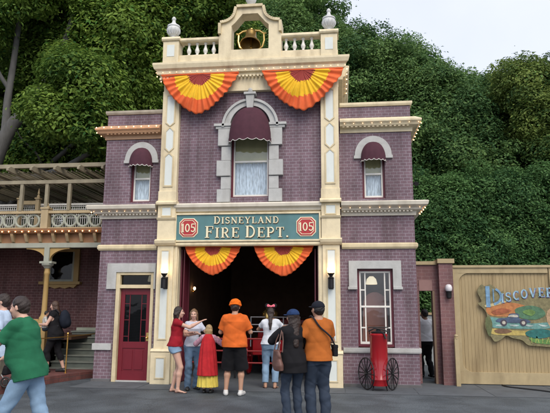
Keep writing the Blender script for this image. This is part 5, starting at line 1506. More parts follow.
def person(label, loc, rz, H=1.75, sex='m', skin=SKIN_F, lean=0, twist=0, side=0, feet=None, hands=None, elbows=None, head=(0, 0), girth=1.0, belly=0.0,
           top=None, sleeve=.5, top_hem=-.02, top_mat=None, neck_r=.075, top_loose=.018, legs='trousers', leg_mat=None, leg_loose=.016, leg_end=None, shoe_mat=None, barefoot=False,
           hair=None, hair_m=None, hat=None, curl=(.5, .5), group=None, h=.008, knees=None, wrinkle=.011, collar=False):
    """figure facing -y, its left at +x; lengths below are for a height of 1.75"""
    s = H / 1.75
    root = thing('person', label, 'person', loc, rz, group)
    f = sex == 'f'
    hipz = .93; hw = .088 if not f else .092
    feet = feet or {1: (.10, .0, 0, .12), -1: (-.10, .0, 0, -.12)}
    pel = A3(0, 0, hipz)
    T = Rz(twist) @ Ry(side) @ Rx(lean)            # lean > 0 tips the chest towards -y
    def tp(x, y, z): return pel + T @ A3(x, y, z)
    sw = (.165 if not f else .143) * (1 + (girth - 1) * .5)
    sh = {k: tp(k * sw, .0, .478) for k in (1, -1)}
    neck = tp(0, .015, .545); hy, hp = head
    HM = T @ Rz(hy) @ Rx(hp)
    skull = tp(0, -.012, .665) + HM @ A3(0, -.005, .03)
    g = girth
    if not f:
        prof = [(-.10, .135 * g, .095, .01), (0, .165 * g, .115 * g, .012), (.10, .155 * g, .108 * g + belly * .5, -belly * .5), (.20, .150 * g, .104 * g + belly * .6, -belly * .6), (.32, .165 * g, .112 * g + belly * .25, -belly * .2), (.42, .172 * g, .115 * g, 0), (.475, .150 * g, .098, .005), (.51, .115, .080, .01), (.545, .075, .062, .015), (.57, .055, .055, .015)]
    else:
        prof = [(-.10, .145 * g, .10, .012), (0, .172 * g, .122 * g, .018), (.10, .150 * g, .102 * g + belly * .5, 0), (.20, .125 * g, .088 * g + belly * .6, -.005), (.30, .135 * g, .098 * g, -.008), (.38, .148 * g, .115 * g, -.014), (.44, .143 * g, .092, 0), (.48, .118 * g, .075, .008), (.515, .088, .062, .01), (.545, .058, .052, .012), (.565, .048, .048, .015)]
    prof = [(a, b, c, d) for a, b, c, d in prof]
    hip = {k: A3(k * hw, .0, hipz - .02) for k in (1, -1)}
    kn, an = {}, {}
    for k in (1, -1):
        fx, fy, fz, ta = feet[k]
        hint = (knees or {}).get(k, A3(sin(ta) * .6, -1, 0))
        kn[k], an[k] = ik(hip[k], A3(fx, fy + .0, fz + .085), .43, .42, hint)
    hands = hands or {1: tp(.27, -.05, -.02) , -1: tp(-.27, -.05, -.02)}
    el, wr = {}, {}
    for k in (1, -1):
        hnt = (elbows or {}).get(k, (k * .6, 1.0, -.6))
        el[k], wr[k] = ik(sh[k], np.array(hands[k], float), .285, .25, np.array(hnt, float))
    thin = .90 if f else 1.0
    B = Field()
    B.loft(pel, T, prof, k=.03)
    B.cone(neck - T @ A3(0, 0, .05), skull - HM @ A3(0, -.02, .09), .055 * thin + .003, .052 * thin, k=.03)
    for k in (1, -1):
        B.cone(sh[k] + T @ A3(-k * .08, .01, .035), sh[k], .045 * thin, .054 * thin * g ** .5, k=.035)
        B.cone(sh[k], el[k], .053 * thin * g ** .5, .040 * thin, k=.02)
        mid = el[k] + (wr[k] - el[k]) * .3
        B.cone(el[k], mid, .039 * thin, .041 * thin, k=.015); B.cone(mid, wr[k], .041 * thin, .026 * thin, k=.02)
        B.cone(hip[k] + A3(0, .01, -.01), kn[k], .090 * g ** .5, .054 * g ** .3, k=.035)
        cf = kn[k] + (an[k] - kn[k]) * .32 + A3(0, .014, 0)
        B.cone(kn[k], cf, .052, .055 * g ** .3, k=.02); B.cone(cf, an[k], .054 * g ** .3, .034, k=.03)
        fx, fy, fz, ta = feet[k]; fd = A3(sin(ta), -cos(ta), 0)
        if barefoot:
            B.cone(an[k] + A3(0, 0, -.01), an[k] - A3(0, 0, .05) - fd * .025, .036, .030, k=.02)
            B.cone(an[k] - A3(0, 0, .045) + fd * .02, an[k] - A3(0, 0, .068) + fd * .13, .034, .022, flat=((0, 0, 1), .7), k=.03)
            lat = A3(fd[1], -fd[0], 0)
            for q in range(5):
                o = (q - 2) * .0165; c = an[k] - A3(0, 0, .072) + fd * (.135) + lat * o
                B.cone(c, c + fd * (.045 - .006 * abs(q - 1)), .010, .009, k=.006)
        else: B.cone(an[k], an[k] - A3(0, 0, .03), .034, .034)
    # head
    def hd(x, y, z): return skull + HM @ A3(x, y, z)
    fs = .96 if f else 1.0
    B.ell(hd(0, .012, .012), A3(.076, .094, .098) * fs, HM, k=.02)
    B.ell(hd(0, -.022, -.045), A3(.058, .066, .072) * fs, HM, k=.03)
    B.cone(hd(0, -.060, -.090), hd(0, -.050, -.080), .024, .030, k=.025)
    B.cone(hd(0, -.088, .010), hd(0, -.106, -.028), .008, .014, k=.012)           # nose
    for k in (1, -1):
        B.ell(hd(k * .078 * fs, .010, -.012), A3(.010, .022, .032), HM @ Rz(k * .35), k=.006)   # ears
        B.ell(hd(k * .034, -.074, -.026), A3(.024, .018, .02), HM, k=.02)        # cheeks
        B.cone(hd(k * .012, -.088, .022), hd(k * .045, -.078, .022), .008, .008, k=.012)  # brow
    B.ell(hd(0, -.090, -.062), A3(.024, .010, .010), HM, k=.006)                  # lips
    parts = [B.mesh(h)]
    # hands
    for k in (1, -1):
        fa = wr[k] - el[k]; fa /= np.linalg.norm(fa)
        lat = np.cross(fa, A3(0, 0, 1)); 
        if np.linalg.norm(lat) < .3: lat = A3(0, 1, 0) - fa * fa[1]
        lat /= np.linalg.norm(lat); nrm = np.cross(lat, fa)
        # palm faces inward/down; 'across' runs over the knuckles
        if abs(fa[2]) > .7: across = A3(0, 1, 0) - fa * fa[1]; across /= np.linalg.norm(across); pn = np.cross(fa, across); pn = pn if pn[0] * k < 0 else -pn
        else: across = lat; pn = nrm if nrm[2] < 0 else -nrm
        Hd = Field(); w = wr[k]; cu = curl[0 if k > 0 else 1]; hs = .92 if f else 1.0
        Hd.cone(w - fa * .035, w + fa * .01, .0245 * thin, .024 * hs, flat=(pn, .75), k=.015)
        for q in (-1, 0, 1): Hd.cone(w + fa * .012 + across * q * .012, w + fa * .082 * hs + across * q * .024, .017, .0155, flat=(pn, .75), k=.012)
        tdir = 1 if across @ (A3(0, -1, 0) if abs(fa[2]) > .7 else A3(-k, 0, 0)) > 0 else -1
        for q in range(4):
            o = (q - 1.5) * .0205 * tdir * -1
            L = (.070, .080, .076, .058)[q] * hs
            p = w + fa * (.088 - .004 * abs(q - 1)) * hs + across * o; d = fa + across * (q - 1.5) * .05 * -tdir
            for sg_, (fr, bend) in enumerate(((.45, .35), (.32, .75), (.23, .65))):
                a_ = cu * bend * 1.25; d = d * cos(a_) + pn * sin(a_); d /= np.linalg.norm(d)
                p2 = p + d * L * fr; Hd.cone(p, p2, .0092 - .0006 * sg_, .0086 - .0006 * sg_, k=.003); p = p2
        tb = w + fa * .028 * hs + across * tdir * .022; d = fa * .65 + across * tdir * .75 + pn * .25; d /= np.linalg.norm(d)
        p = tb + d * .04; Hd.cone(tb, p, .015, .011, k=.01); d2 = d * .75 + fa * .45 + pn * .35 * cu; d2 /= np.linalg.norm(d2); Hd.cone(p, p + d2 * .032, .0105, .009, k=.004)
        parts.append(Hd.mesh(.0042))
    eL = [hd(k * .031, -.078, .004) for k in (1, -1)]; li = hd(0, -.097, -.063)
    def mi(c):
        r = np.zeros(len(c), int)
        for e in eL:
            d = np.abs((c - e) @ HM); m_ = (d[:, 0] / .015) ** 2 + (d[:, 2] / .0075) ** 2 + (d[:, 1] / .03) ** 2 < 1; r[m_] = 2
            m_ = (d[:, 0] / .007) ** 2 + (d[:, 2] / .008) ** 2 + (d[:, 1] / .03) ** 2 < 1; r[m_] = 3
            d = (c - e - HM @ A3(0, 0, .022)) @ HM; r[(np.abs(d[:, 0]) < .02) & (np.abs(d[:, 2] + .2 * np.abs(d[:, 0])) < .0045) & (np.abs(d[:, 1]) < .014)] = 4
        d = np.abs((c - li) @ HM); r[(d[:, 0] / .024) ** 2 + (d[:, 2] / .009) ** 2 + (d[:, 1] / .02) ** 2 < 1] = 1
        return r
    body = np_obj('body', [(V, Q) for V, Q in parts], [skin, LIP, EYEW, EYED, hair_m or EYED], root, mi=mi, relax=1)
    body.scale = (s,) * 3
    objs = [body]
    # trousers / shorts / skirt
    if legs:
        Lg = Field()
        lp_ = [r for r in prof if r[0] <= .14]
        Lg.loft(pel, T, [(-.10, prof[0][1], prof[0][2], prof[0][3])] + [r for r in prof if -.05 < r[0] < .15], k=.04, grow=min(leg_loose * .8, .012))
        for k in (1, -1):
            l_ = leg_loose
            e_ = 1.0 if leg_end is None else leg_end
            cf = kn[k] + (an[k] - kn[k]) * .35 + A3(0, .012, 0); en = an[k] - A3(0, 0, .045)
            Lg.cone(hip[k] + A3(0, .008, -.02), kn[k], .094 * g ** .5 + l_ * .6, .060 * g ** .3 + l_, k=.05)
            if e_ > .55: Lg.cone(kn[k], cf, .060 + l_, .060 + l_, k=.02); Lg.cone(cf, en, .060 + l_, .052 + l_ * 1.1, k=.03)
            if leg_end is not None and e_ <= .55:
                d_ = kn[k] - hip[k]; pt = hip[k] + d_ * (e_ / .5); dn = d_ / np.linalg.norm(d_); Lg.cut(pt, dn, (pt + dn * .3, .42))
                Lg.cone(hip[k] + d_ * .3, pt + dn * .03, .085 * g ** .5 + l_, .085 * g ** .5 + l_ * 1.3, k=.03)
            elif leg_end is not None:
                d_ = an[k] - kn[k]; pt = kn[k] + d_ * ((e_ - .5) / .5); dn = d_ / np.linalg.norm(d_); Lg.cut(pt, dn, (pt, .3))
        if leg_end is None: Lg.cut((0, 0, min(feet[1][2], feet[-1][2]) + .028), (0, 0, -1))
        Lg.cut(tp(0, 0, (top_hem + .05) if top else .11), T @ A3(0, 0, 1), (tp(0, 0, .2), .45))
        o = np_obj({'trousers': 'trousers', 'shorts': 'shorts'}[legs], [Lg.mesh(h, warp=.010 if leg_end is None else .006, wf=24, seed=len(bpy.data.objects))], leg_mat, root, relax=1); objs.append(o)
    if top and collar:
        Cl = Field(); n_ = 14
        for i in range(n_):
            a0, a1 = 2 * pi * i / n_, 2 * pi * (i + 1) / n_
            if i in (10,): continue
            f0 = lambda a: tp(.066 * cos(a), .012 + .066 * sin(a), .545 + .012 * sin(a)) 
            Cl.cone(f0(a0), f0(a1), .012, .012, k=.008); Cl.cone(f0(a0) + T @ A3(.014 * cos(a0), .014 * sin(a0), -.022), f0(a1) + T @ A3(.014 * cos(a1), .014 * sin(a1), -.022), .012, .012, k=.01)
        objs.append(np_obj('collar', [Cl.mesh(.005)], top_mat, root, relax=1))
    if top:
        Tp = Field(); tl = top_loose
        hz_ = max(top_hem, 0.0)
        pr = [(top_hem, *(np.interp(hz_, [r[0] for r in prof], [r[i] for r in prof]) for i in (1, 2, 3)))] + [r for r in prof if r[0] > top_hem + .02 and -.05 < r[0] < .56]
        ex = lambda a: tl * (1.25 if a < .3 else .9) + (.016 if a < .12 else .005)
        pr = [(a, b + ex(a), c + ex(a), d) for a, b, c, d in pr]
        Tp.loft(pel, T, pr, k=.03)
        for k in (1, -1):
            Tp.cone(sh[k] + T @ A3(-k * .08, .01, .035), sh[k], .046 * thin + tl * .5, .055 * thin * g ** .5 + tl * .5, k=.04)
            if sleeve > 0:
                up = el[k] - sh[k]; un = up / np.linalg.norm(up)
                if sleeve <= 1:
                    Tp.cone(sh[k], sh[k] + up * sleeve + un * .02, .055 * thin * g ** .5 + tl * .4, .050 * thin * g ** .5 + tl * .9, k=.03)
                    pt = sh[k] + up * sleeve; Tp.cut(pt, un, (pt + un * .04, .085))
                else:
                    Tp.cone(sh[k], el[k], .058 * thin + tl * .7, .046 * thin + tl, k=.02)
                    fo = wr[k] - el[k]; fn = fo / np.linalg.norm(fo); pt = el[k] + fo * (sleeve - 1)
                    Tp.cone(el[k], pt + fn * .02, .046 * thin + tl, .036 * thin + tl * .8, k=.015); Tp.cut(pt, fn, (pt + fn * .04, .07))
        Tp.hole(tp(0, -.035, .60), neck_r)
        Tp.cut(tp(0, 0, top_hem + .01), T @ A3(0, 0, -1), None if sleeve <= 1 else (tp(0, 0, top_hem - .05), .26))
        o = np_obj(top, [Tp.mesh(h, warp=wrinkle, wf=17, seed=len(bpy.data.objects) + 5)], top_mat, root, relax=1); objs.append(o)
    if not barefoot and shoe_mat is not None:
        for k in (1, -1):
            S_ = Field(); fx, fy, fz, ta = feet[k]; fd = A3(sin(ta), -cos(ta), 0); b0 = A3(an[k][0], an[k][1], fz + .0)
            S_.cone(b0 - fd * .045 + A3(0, 0, .038), b0 + fd * .05 + A3(0, 0, .042), .041, .043, k=.03); S_.cone(b0 + fd * .05 + A3(0, 0, .036), b0 + fd * .165 + A3(0, 0, .032), .043, .036, k=.03)
            S_.cone(b0 + A3(0, 0, .06), b0 + A3(0, 0, .095), .040, .042, k=.03)
            S_.cut((0, 0, fz + .004), (0, 0, -1)); S_.cut(b0 + A3(0, 0, .105), (0, 0, 1))
            pz = fz + .024
            o = np_obj('shoe', [S_.mesh(.007)], shoe_mat if isinstance(shoe_mat, (list, tuple)) else [shoe_mat], root, mi=(lambda c: (c[:, 2] < pz).astype(int)) if isinstance(shoe_mat, (list, tuple)) else None, relax=2); objs.append(o)
    if barefoot:
        for k in (1, -1):
            S_ = Field(); fx, fy, fz, ta = feet[k]; fd = A3(sin(ta), -cos(ta), 0); b0 = A3(an[k][0], an[k][1], fz + .0)
            S_.cone(b0 - fd * .04 + A3(0, 0, .006), b0 + fd * .06 + A3(0, 0, .006), .034, .036, k=.02); S_.cone(b0 + fd * .06 + A3(0, 0, .006), b0 + fd * .16 + A3(0, 0, .006), .036, .040, k=.02)
            S_.cut((0, 0, fz + .012), (0, 0, 1)); S_.cut((0, 0, fz), (0, 0, -1))
            lat = A3(fd[1], -fd[0], 0); tp_ = b0 + fd * .135 + A3(0, 0, .018)
            for q in (1, -1): S_.cone(tp_, b0 + fd * .06 + lat * q * .038 + A3(0, 0, .022), .005, .007, k=.004)
            objs.append(np_obj('sandal', [S_.mesh(.005)], mat('sandal_rubber', (.05, .03, .03), .6), root, relax=1))
    if hair:
        Hr = Field(); lo = hair
        Hr.ell(hd(0, .022, .024), A3(.086, .100, .100) * fs, HM, k=.02)
        if lo == 'short':
            Hr.ell(hd(0, .045, -.02), A3(.076, .070, .075), HM, k=.03)
            Hr.cut(hd(0, -.050, .045), HM @ A3(0, -1, -.45)); Hr.cut(hd(0, -.0, -.005), HM @ A3(0, -1, -.25)) if False else None
            Hr.cut(hd(0, -.035, .01), HM @ A3(0, -.85, -.6)); Hr.cut(hd(0, .05, -.095), HM @ A3(0, .15, -1))
        else:
            L = {'bob': .16, 'long': .34, 'mid': .22, 'tied': .30}[lo]
            wdt = {'tied': .55, 'bob': 1.25}.get(lo, 1.0)
            pts = [hd(0, .05, -.02), hd(0, .06, -.10), tp(0, .085, .50 - max(0, L - .16) * .4), tp(0, .12 if lo != 'tied' else .15, .60 - L)]
            if lo == 'tied': pts = [hd(0, .06, -.02), hd(0, .10, -.10), tp(0, .15, .46), tp(0, .165, .34)]
            if lo == 'bob': pts = [hd(0, .04, -.02), hd(0, .05, -.06), hd(0, .05, -.10), hd(0, .055, -.15)]
            for i in range(3):
                ra, rb = [.080, .075 * wdt + .01, .068 * wdt, .045 * wdt][i:i + 2]
                Hr.cone(pts[i], pts[i + 1], ra, rb, flat=(T @ A3(0, 1, 0), .62), k=.03)
            if lo in ('bob', 'long', 'mid'):
                for k in (1, -1): Hr.cone(hd(k * .066, .0, .02), hd(k * .076, .012, -.13 if lo == 'bob' else -.16), .026, .024, k=.03)
            Hr.cut(hd(0, -.052, .045), HM @ A3(0, -1, -.35), (hd(0, -.10, .0), .12))
            Hr.cut(hd(0, -.02, .0), HM @ A3(0, -1, -.3), (hd(0, -.105, -.035), .088))
        o = np_obj('hair', [Hr.mesh(h, warp=.006, wf=70, seed=len(bpy.data.objects))], hair_m, root, relax=1); objs.append(o)
    if hat:
        kind, hm_ = hat[:2]; Ht = Field()
        if kind == 'cap':
            back = -1 if len(hat) > 2 and hat[2] == 'back' else 1
            Ht.ell(hd(0, .015, .035), A3(.098, .112, .092), HM, k=.01); Ht.cut(hd(0, 0, .028), HM @ A3(0, 0, -1), (hd(0, 0, -.06), .3))
            V1 = Ht.mesh(.006)
            Br = Field(); Br.ell(hd(0, -.095 * back, .032), A3(.082, .085, .010), HM @ Rx(-.12 * back), k=.01)
            o = np_obj('cap', [V1, Br.mesh(.005)], hm_, root, relax=1)
        elif kind == 'beanie':
            Ht.ell(hd(0, .018, .058), A3(.112, .122, .098), HM, k=.01); Ht.ell(hd(0, .018, .030), A3(.120, .132, .036), HM, k=.01)
            Ht.cut(hd(0, .0, -.002), HM @ A3(0, .25, -1), (hd(0, 0, -.08), .3)); 
            o = np_obj('cap', [Ht.mesh(.006, warp=.004, wf=60)], hm_, root, relax=1)
        elif kind == 'ears':
            for k in (1, -1): Ht.cone(hd(k * .085, .005, .155), hd(k * .085, .015, .155), .050, .050, flat=(HM @ A3(0, 1, 0), .25), k=.004)
            Ht.cone(hd(-.09, .0, .06), hd(-.05, .0, .115), .009, .009, k=.01); Ht.cone(hd(-.05, 0, .115), hd(.05, 0, .115), .009, .009, k=.01); Ht.cone(hd(.05, 0, .115), hd(.09, 0, .06), .009, .009, k=.01)
            o = np_obj('headband', [Ht.mesh(.005)], hm_[0], root, relax=1)
            Bw = Field()
            for k in (1, -1): Bw.cone(hd(0, .02, .135), hd(k * .06, .022, .15), .010, .034, flat=(HM @ A3(0, 1, 0), .5), k=.01)
            Bw.ell(hd(0, .028, .136), A3(.016, .014, .018), HM)
            objs.append(np_obj('bow', [Bw.mesh(.005)], hm_[1], root, relax=1))
        objs.append(o)
    for o in objs[1:]: o.scale = (s,) * 3
    root['_dbg'] = 0; del root['_dbg']
    return root, dict(tp=tp, hd=hd, wr=wr, el=el, sh=sh, kn=kn, an=an, T=T, HM=HM, s=s, pel=pel)

def world_of(root, P, s):
    """a figure-space point in world space"""
    a = root.rotation_euler.z; q = Rz(a) @ (np.array(P, float) * s)
    return Vector((q[0] + root.location.x, q[1] + root.location.y, q[2] + root.location.z))

JEAN = mat('blue_denim', (.10, .17, .27), .85, var=.22, scale=6, bump=.3, bscale=180)
JEAN_L = mat('light_blue_denim', (.20, .31, .44), .85, var=.20, scale=5, bump=.3, bscale=180)
JEAN_D = mat('dark_denim', (.022, .035, .06), .85, var=.2, scale=6, bump=.3, bscale=180)
BLACKC = cloth('black_cloth', (.010, .010, .012)); NAVYC = cloth('navy_cloth', (.015, .022, .05))
HB = hair_mat('dark_brown_hair', (.022, .012, .009)); HK = hair_mat('black_hair', (.010, .008, .008)); HLB = hair_mat('light_brown_hair', (.16, .09, .045)); HBL = hair_mat('blond_hair', (.36, .25, .12)); HMB = hair_mat('brown_hair', (.06, .03, .018))

def all_people():
    # man in the green shirt, walking out of the picture at the left, very near
    r, K = person('man in a green polo shirt and blue jeans striding left in the foreground', (-1.41, -6.25, 0), radians(-88), 1.75, 'm', SKIN_F, lean=.22, head=(.0, -.02), girth=1.10, belly=.06,
                  feet={1: (.10, -.30, 0, .1), -1: (-.09, .30, .03, -.1)}, hands={1: (.24, -.50, 1.02), -1: (-.2, -.42, 1.02)}, elbows={1: (.5, .6, -1), -1: (-.5, .6, -1)},
                  collar=True, top='shirt', sleeve=.72, top_hem=-.12, top_mat=cloth('green_polo_cloth', (.018, .125, .062)), top_loose=.028, leg_mat=JEAN_L, shoe_mat=mat('brown_shoe', (.06, .035, .02), .5), hair='short', hair_m=HB, curl=(.8, .8), h=.007)
    # man in pale blue behind him
    person('man in a pale blue polo shirt at the left edge, behind the man in green', (-3.12, -4.1, 0), radians(-75), 1.82, 'm', SKIN_F, head=(.1, .05), girth=1.1, belly=.03,
           collar=True, top='shirt', sleeve=.75, top_hem=-.1, top_mat=cloth('pale_blue_cloth', (.42, .52, .66)), leg_mat=cloth('khaki_cloth', (.28, .24, .17)), leg_end=.5, legs='shorts', shoe_mat=mat('white_shoe', (.6, .6, .58), .5), hair='short', hair_m=HB)
    # woman in black with the backpack
    rb, KB = person('woman in black with a dark backpack on, carrying a child by the kerb rail', (-4.62, .50, .13), radians(-82), 1.64, 'f', SKIN_F, lean=.06, head=(-.05, .12), girth=1.15,
           feet={1: (.09, -.10, 0, .1), -1: (-.09, .24, .0, -.1)}, hands={1: (.10, -.36, 1.16), -1: (-.10, -.36, 1.10)}, elbows={1: (.8, .4, -1), -1: (-.8, .4, -1)},
           top='blouse', sleeve=.22, top_hem=-.16, top_mat=BLACKC, top_loose=.03, leg_mat=BLACKC, leg_end=.78, shoe_mat=mat('dark_shoe', (.02, .02, .02), .4), hair='mid', hair_m=HMB, curl=(.6, .6))
    # small child carried in front of her
    c0 = world_of(rb, (0, -.25, .98), KB['s'])
    person('small dark haired child in pale top, carried by the woman in black', (c0.x, c0.y, c0.z - .38), radians(110), .86, 'm', SKIN_M, head=(.1, .2), girth=1.15,
           feet={1: (.16, -.34, .50, .3), -1: (-.16, -.34, .50, -.3)}, hands={1: (.16, -.26, 1.30), -1: (-.16, -.26, 1.30)}, top='top', sleeve=.8, top_hem=0, top_mat=cloth('pale_top_cloth', (.45, .45, .42)), leg_mat=cloth('dark_romper_cloth', (.03, .04, .05)), hair='short', hair_m=HK, h=.012, shoe_mat=mat('dark_shoe', (.02, .02, .02), .4))
    # woman in red, denim shorts
    person('woman in a red t-shirt and denim shorts reaching out beside the left pilaster', (-1.20, -1.26, 0), radians(97), 1.65, 'f', SKIN_F, lean=.05, head=(.05, .05),
           feet={1: (.08, .05, 0, .15), -1: (-.10, -.09, 0, -.1)}, hands={1: (.10, -.34, 1.20), -1: (-.05, -.50, 1.42)}, elbows={1: (.8, .2, -1), -1: (-.5, .3, -1.2)}, top='t_shirt', sleeve=.45, top_hem=-.02, top_mat=cloth('red_t_shirt_cloth', (.27, .012, .022)),
           legs='shorts', leg_mat=JEAN_L, leg_end=.14, leg_loose=.02, barefoot=True, hair='bob', hair_m=HB, curl=(.4, .2), girth=1.05, top_loose=.02)
    # girl in the pale shirt facing us
    rw, KW = person('young woman in pale grey t-shirt and jeans facing out beside the woman in red', (-.96, -.84, 0), radians(28), 1.60, 'f', SKIN_F, head=(-.35, .18), feet={1: (.09, .02, 0, .2), -1: (-.11, -.06, 0, -.2)},
           hands={1: (.18, -.30, 1.12), -1: (-.02, -.30, 1.20)}, elbows={1: (.9, .1, -.8), -1: (-.9, .1, -.8)}, top='t_shirt', sleeve=.6, top_hem=-.02, top_mat=cloth('pale_grey_t_shirt_cloth', (.50, .53, .62)), leg_mat=JEAN, shoe_mat=mat('dark_shoe', (.02, .02, .02), .4), hair='mid', hair_m=HLB, curl=(.9, .7))
    # child with the red cape
    rc, KC = person('child in a red cape over a yellow skirt with striped sleeves, seen from behind', (-.54, -1.26, 0), radians(180), 1.30, 'f', SKIN_F, head=(0, .05), feet={1: (.09, 0, 0, .1), -1: (-.09, 0, 0, -.1)}, h=.010,
           hands={1: (.22, -.26, 1.36), -1: (-.22, -.26, 1.36)}, elbows={1: (1, .3, -.9), -1: (-1, .3, -.9)}, top='blouse', sleeve=1.5, top_hem=0, top_loose=.03,
           top_mat=cloth('striped_sleeve_cloth', (.45, .25, .32), var=.5, scale=26), legs=None, shoe_mat=mat('dark_shoe', (.02, .02, .02), .4), hair='bob', hair_m=HBL, curl=(.5, .5))
    sk = Field(); sk.loft((0, 0, 0), np.eye(3), [(.15, .27, .22, 0), (.5, .24, .19, 0), (.9, .17, .13, 0), (1.0, .14, .11, 0)], fold=(15, .07, .95)); sk.cut((0, 0, .155), (0, 0, -1))
    o = np_obj('skirt', [sk.mesh(.010)], cloth('yellow_skirt_cloth', (.62, .50, .10)), rc, relax=1); o.scale = (KC['s'],) * 3
    cp = Field(); cp.loft((0, .02, 0), np.eye(3), [(.44, .265, .23, .02), (.8, .235, .20, .02), (1.15, .20, .16, .02), (1.38, .165, .12, .01), (1.46, .11, .08, .01), (1.50, .075, .065, .01)], fold=(13, .06, 1.45)); cp.cut((0, -.04, 0), (0, -1, 0)); cp.cut((0, 0, .445), (0, 0, -1))
    o = np_obj('cape', [cp.mesh(.010)], cloth('red_velvet', (.42, .022, .028), var=.2), rc, relax=1); o.scale = (KC['s'],) * 3
    # man in orange shirt and orange cap
    person('man in orange t-shirt, orange cap, black shorts and white shoes facing the bay', (.02, -1.50, 0), radians(180), 1.76, 'm', SKIN_M, girth=1.16, belly=.02, head=(0, .12), feet={1: (.15, .0, 0, .25), -1: (-.13, 0, 0, -.2)},
           hands={1: (.20, -.28, 1.20), -1: (-.22, -.28, 1.20)}, elbows={1: (.7, .9, -1), -1: (-.7, .9, -1)}, top='t_shirt', sleeve=.80, top_hem=-.06, top_loose=.030, top_mat=cloth('orange_t_shirt_cloth', (.60, .125, .022)),
           legs='shorts', leg_mat=BLACKC, leg_end=.53, leg_loose=.035, shoe_mat=[mat('white_shoe', (.6, .6, .58), .5), mat('white_sole', (.7, .7, .68), .5)], hair='short', hair_m=HB, hat=('beanie', cloth('orange_cap_cloth', (.72, .14, .01), var=.2, scale=20)), curl=(.8, .8))
    # woman in white with ears
    person('woman in white top wearing a headband with round ears and a pink bow', (.58, -.42, 0), radians(183), 1.64, 'f', SKIN_M, girth=1.08, head=(0, .05), feet={1: (.11, 0, 0, .2), -1: (-.10, .03, 0, -.2)},
           hands={1: (.14, -.30, 1.40), -1: (-.14, -.30, 1.42)}, elbows={1: (1, .2, -1), -1: (-1, .2, -1)}, top='t_shirt', sleeve=.5, top_hem=.0, neck_r=.12, top_mat=cloth('white_cloth', (.62, .66, .72)), top_loose=.024,
           leg_mat=JEAN_L, barefoot=True, leg_end=.96, hair='tied', hair_m=HB, hat=('ears', (BLACKC, cloth('pink_bow_cloth', (.75, .16, .22)))), curl=(.8, .8))
    # woman in navy cap, foreground
    rn, KN = person('woman in black jacket and navy cap with long dark hair in the foreground', (1.34, -3.98, 0), radians(-152), 1.60, 'f', SKIN_M, head=(.35, .05), feet={1: (.10, .02, 0, .15), -1: (-.10, -.02, 0, -.15)},
           hands={1: (.10, -.25, 1.42), -1: (-.16, -.30, 1.15)}, elbows={1: (1, .1, -1), -1: (-1, .2, -.8)}, top='jacket', sleeve=1.9, top_hem=-.17, top_mat=BLACKC, top_loose=.032,
           leg_mat=JEAN_D, leg_loose=.010, shoe_mat=mat('dark_shoe', (.02, .02, .02), .4), hair='long', hair_m=HB, hat=('cap', cloth('navy_cap_cloth', (.018, .04, .11), var=.3, scale=25)), curl=(.8, .6), h=.007)
    # man in orange shirt and black cap, foreground
    rm_, KM = person('man in an orange shirt and black cap with a strap across his back', (1.70, -3.86, 0), radians(-158), 1.72, 'm', SKIN_M, girth=1.02, head=(.30, .0), belly=.03, feet={1: (.10, -.03, 0, .1), -1: (-.10, .05, 0, -.15)},
           hands={1: (.16, -.22, 1.05), -1: (-.12, -.30, 1.10)}, elbows={1: (1, .4, -.8), -1: (-1, .4, -.8)}, top='t_shirt', sleeve=.7, top_hem=-.06, top_mat=cloth('dull_orange_cloth', (.40, .115, .022)), top_loose=.026,
           leg_mat=JEAN_D, leg_loose=.022, shoe_mat=mat('dark_shoe', (.02, .02, .02), .4), hair='short', hair_m=HK, hat=('cap', cloth('black_cap_cloth', (.012, .014, .022))), curl=(.7, .7), h=.007)
    # person walking away through the gateway
    person('person in a white shirt and long dark trousers walking through the brick doorway', (4.06, 1.95, 0), radians(-160), 1.62, 'm', SKIN_D, head=(.3, .1), feet={1: (.08, -.12, 0, 0), -1: (-.08, .14, .02, 0)},
           hands={1: (.26, -.16, 1.0), -1: (-.24, -.10, .95)}, top='shirt', sleeve=1.2, top_hem=-.02, top_mat=cloth('white_shirt_cloth', (.74, .76, .80)), leg_mat=BLACKC, shoe_mat=mat('dark_shoe', (.02, .02, .02), .4), hair='short', hair_m=HK)

    # ---- carried things
    # backpack
    e = thing('backpack', 'dark rounded backpack on the back of the woman in black', 'backpack'); T_ = KB
    F_ = Field(); c = KB['tp'](0, .24, .34)
    F_.ell(c, (.165, .13, .235), KB['T'], k=.02); F_.ell(c + A3(0, .09, -.08), (.12, .07, .12), KB['T'], k=.02)
    o = np_obj('bag', [F_.mesh(.009, warp=.003)], cloth('dark_nylon', (.012, .016, .026)), e)
    st_ = MB()
    for k in (1, -1): st_.tube([KB['tp'](k * .09, .14, .50), KB['tp'](k * .11, .06, .585), KB['tp'](k * .12, -.06, .56), KB['tp'](k * .13, -.14, .42), KB['tp'](k * .15, -.05, .22), KB['tp'](k * .12, .13, .18)], .016, 6)
    o2 = st_.build('strap', cloth('strap_cloth', (.02, .02, .025)), e, smooth=True)
    e.location = rb.location; e.rotation_euler = rb.rotation_euler; e.scale = (KB['s'],) * 3
    # brown handbag
    e = thing('handbag', 'large brown handbag hanging on the left arm of the woman in the navy cap', 'handbag')
    F_ = Field(); c = KN['tp'](.27, .05, .06); M = Ry(.12)
    F_.loft(c + A3(0, 0, -.17), M @ Rz(1.45), [(0, .19, .065, 0), (.08, .20, .075, 0), (.2, .17, .055, 0), (.30, .13, .035, 0)], k=.02)
    np_obj('bag', [F_.mesh(.008, warp=.006, wf=22)], mat('brown_bag_leather', (.13, .065, .05), .5, var=.2, bump=.3, bscale=60), e)
    t_ = MB()
    for d_ in (-.025, .03): t_.tube([c + A3(d_, -.11, .10), c + A3(d_ - .02, -.07, .27), KN['sh'][1] + A3(.045, .0, .055), c + A3(d_ - .02, .08, .27), c + A3(d_, .10, .10)], .009, 6)
    t_.build('strap', MATS['brown_bag_leather'], e, smooth=True)
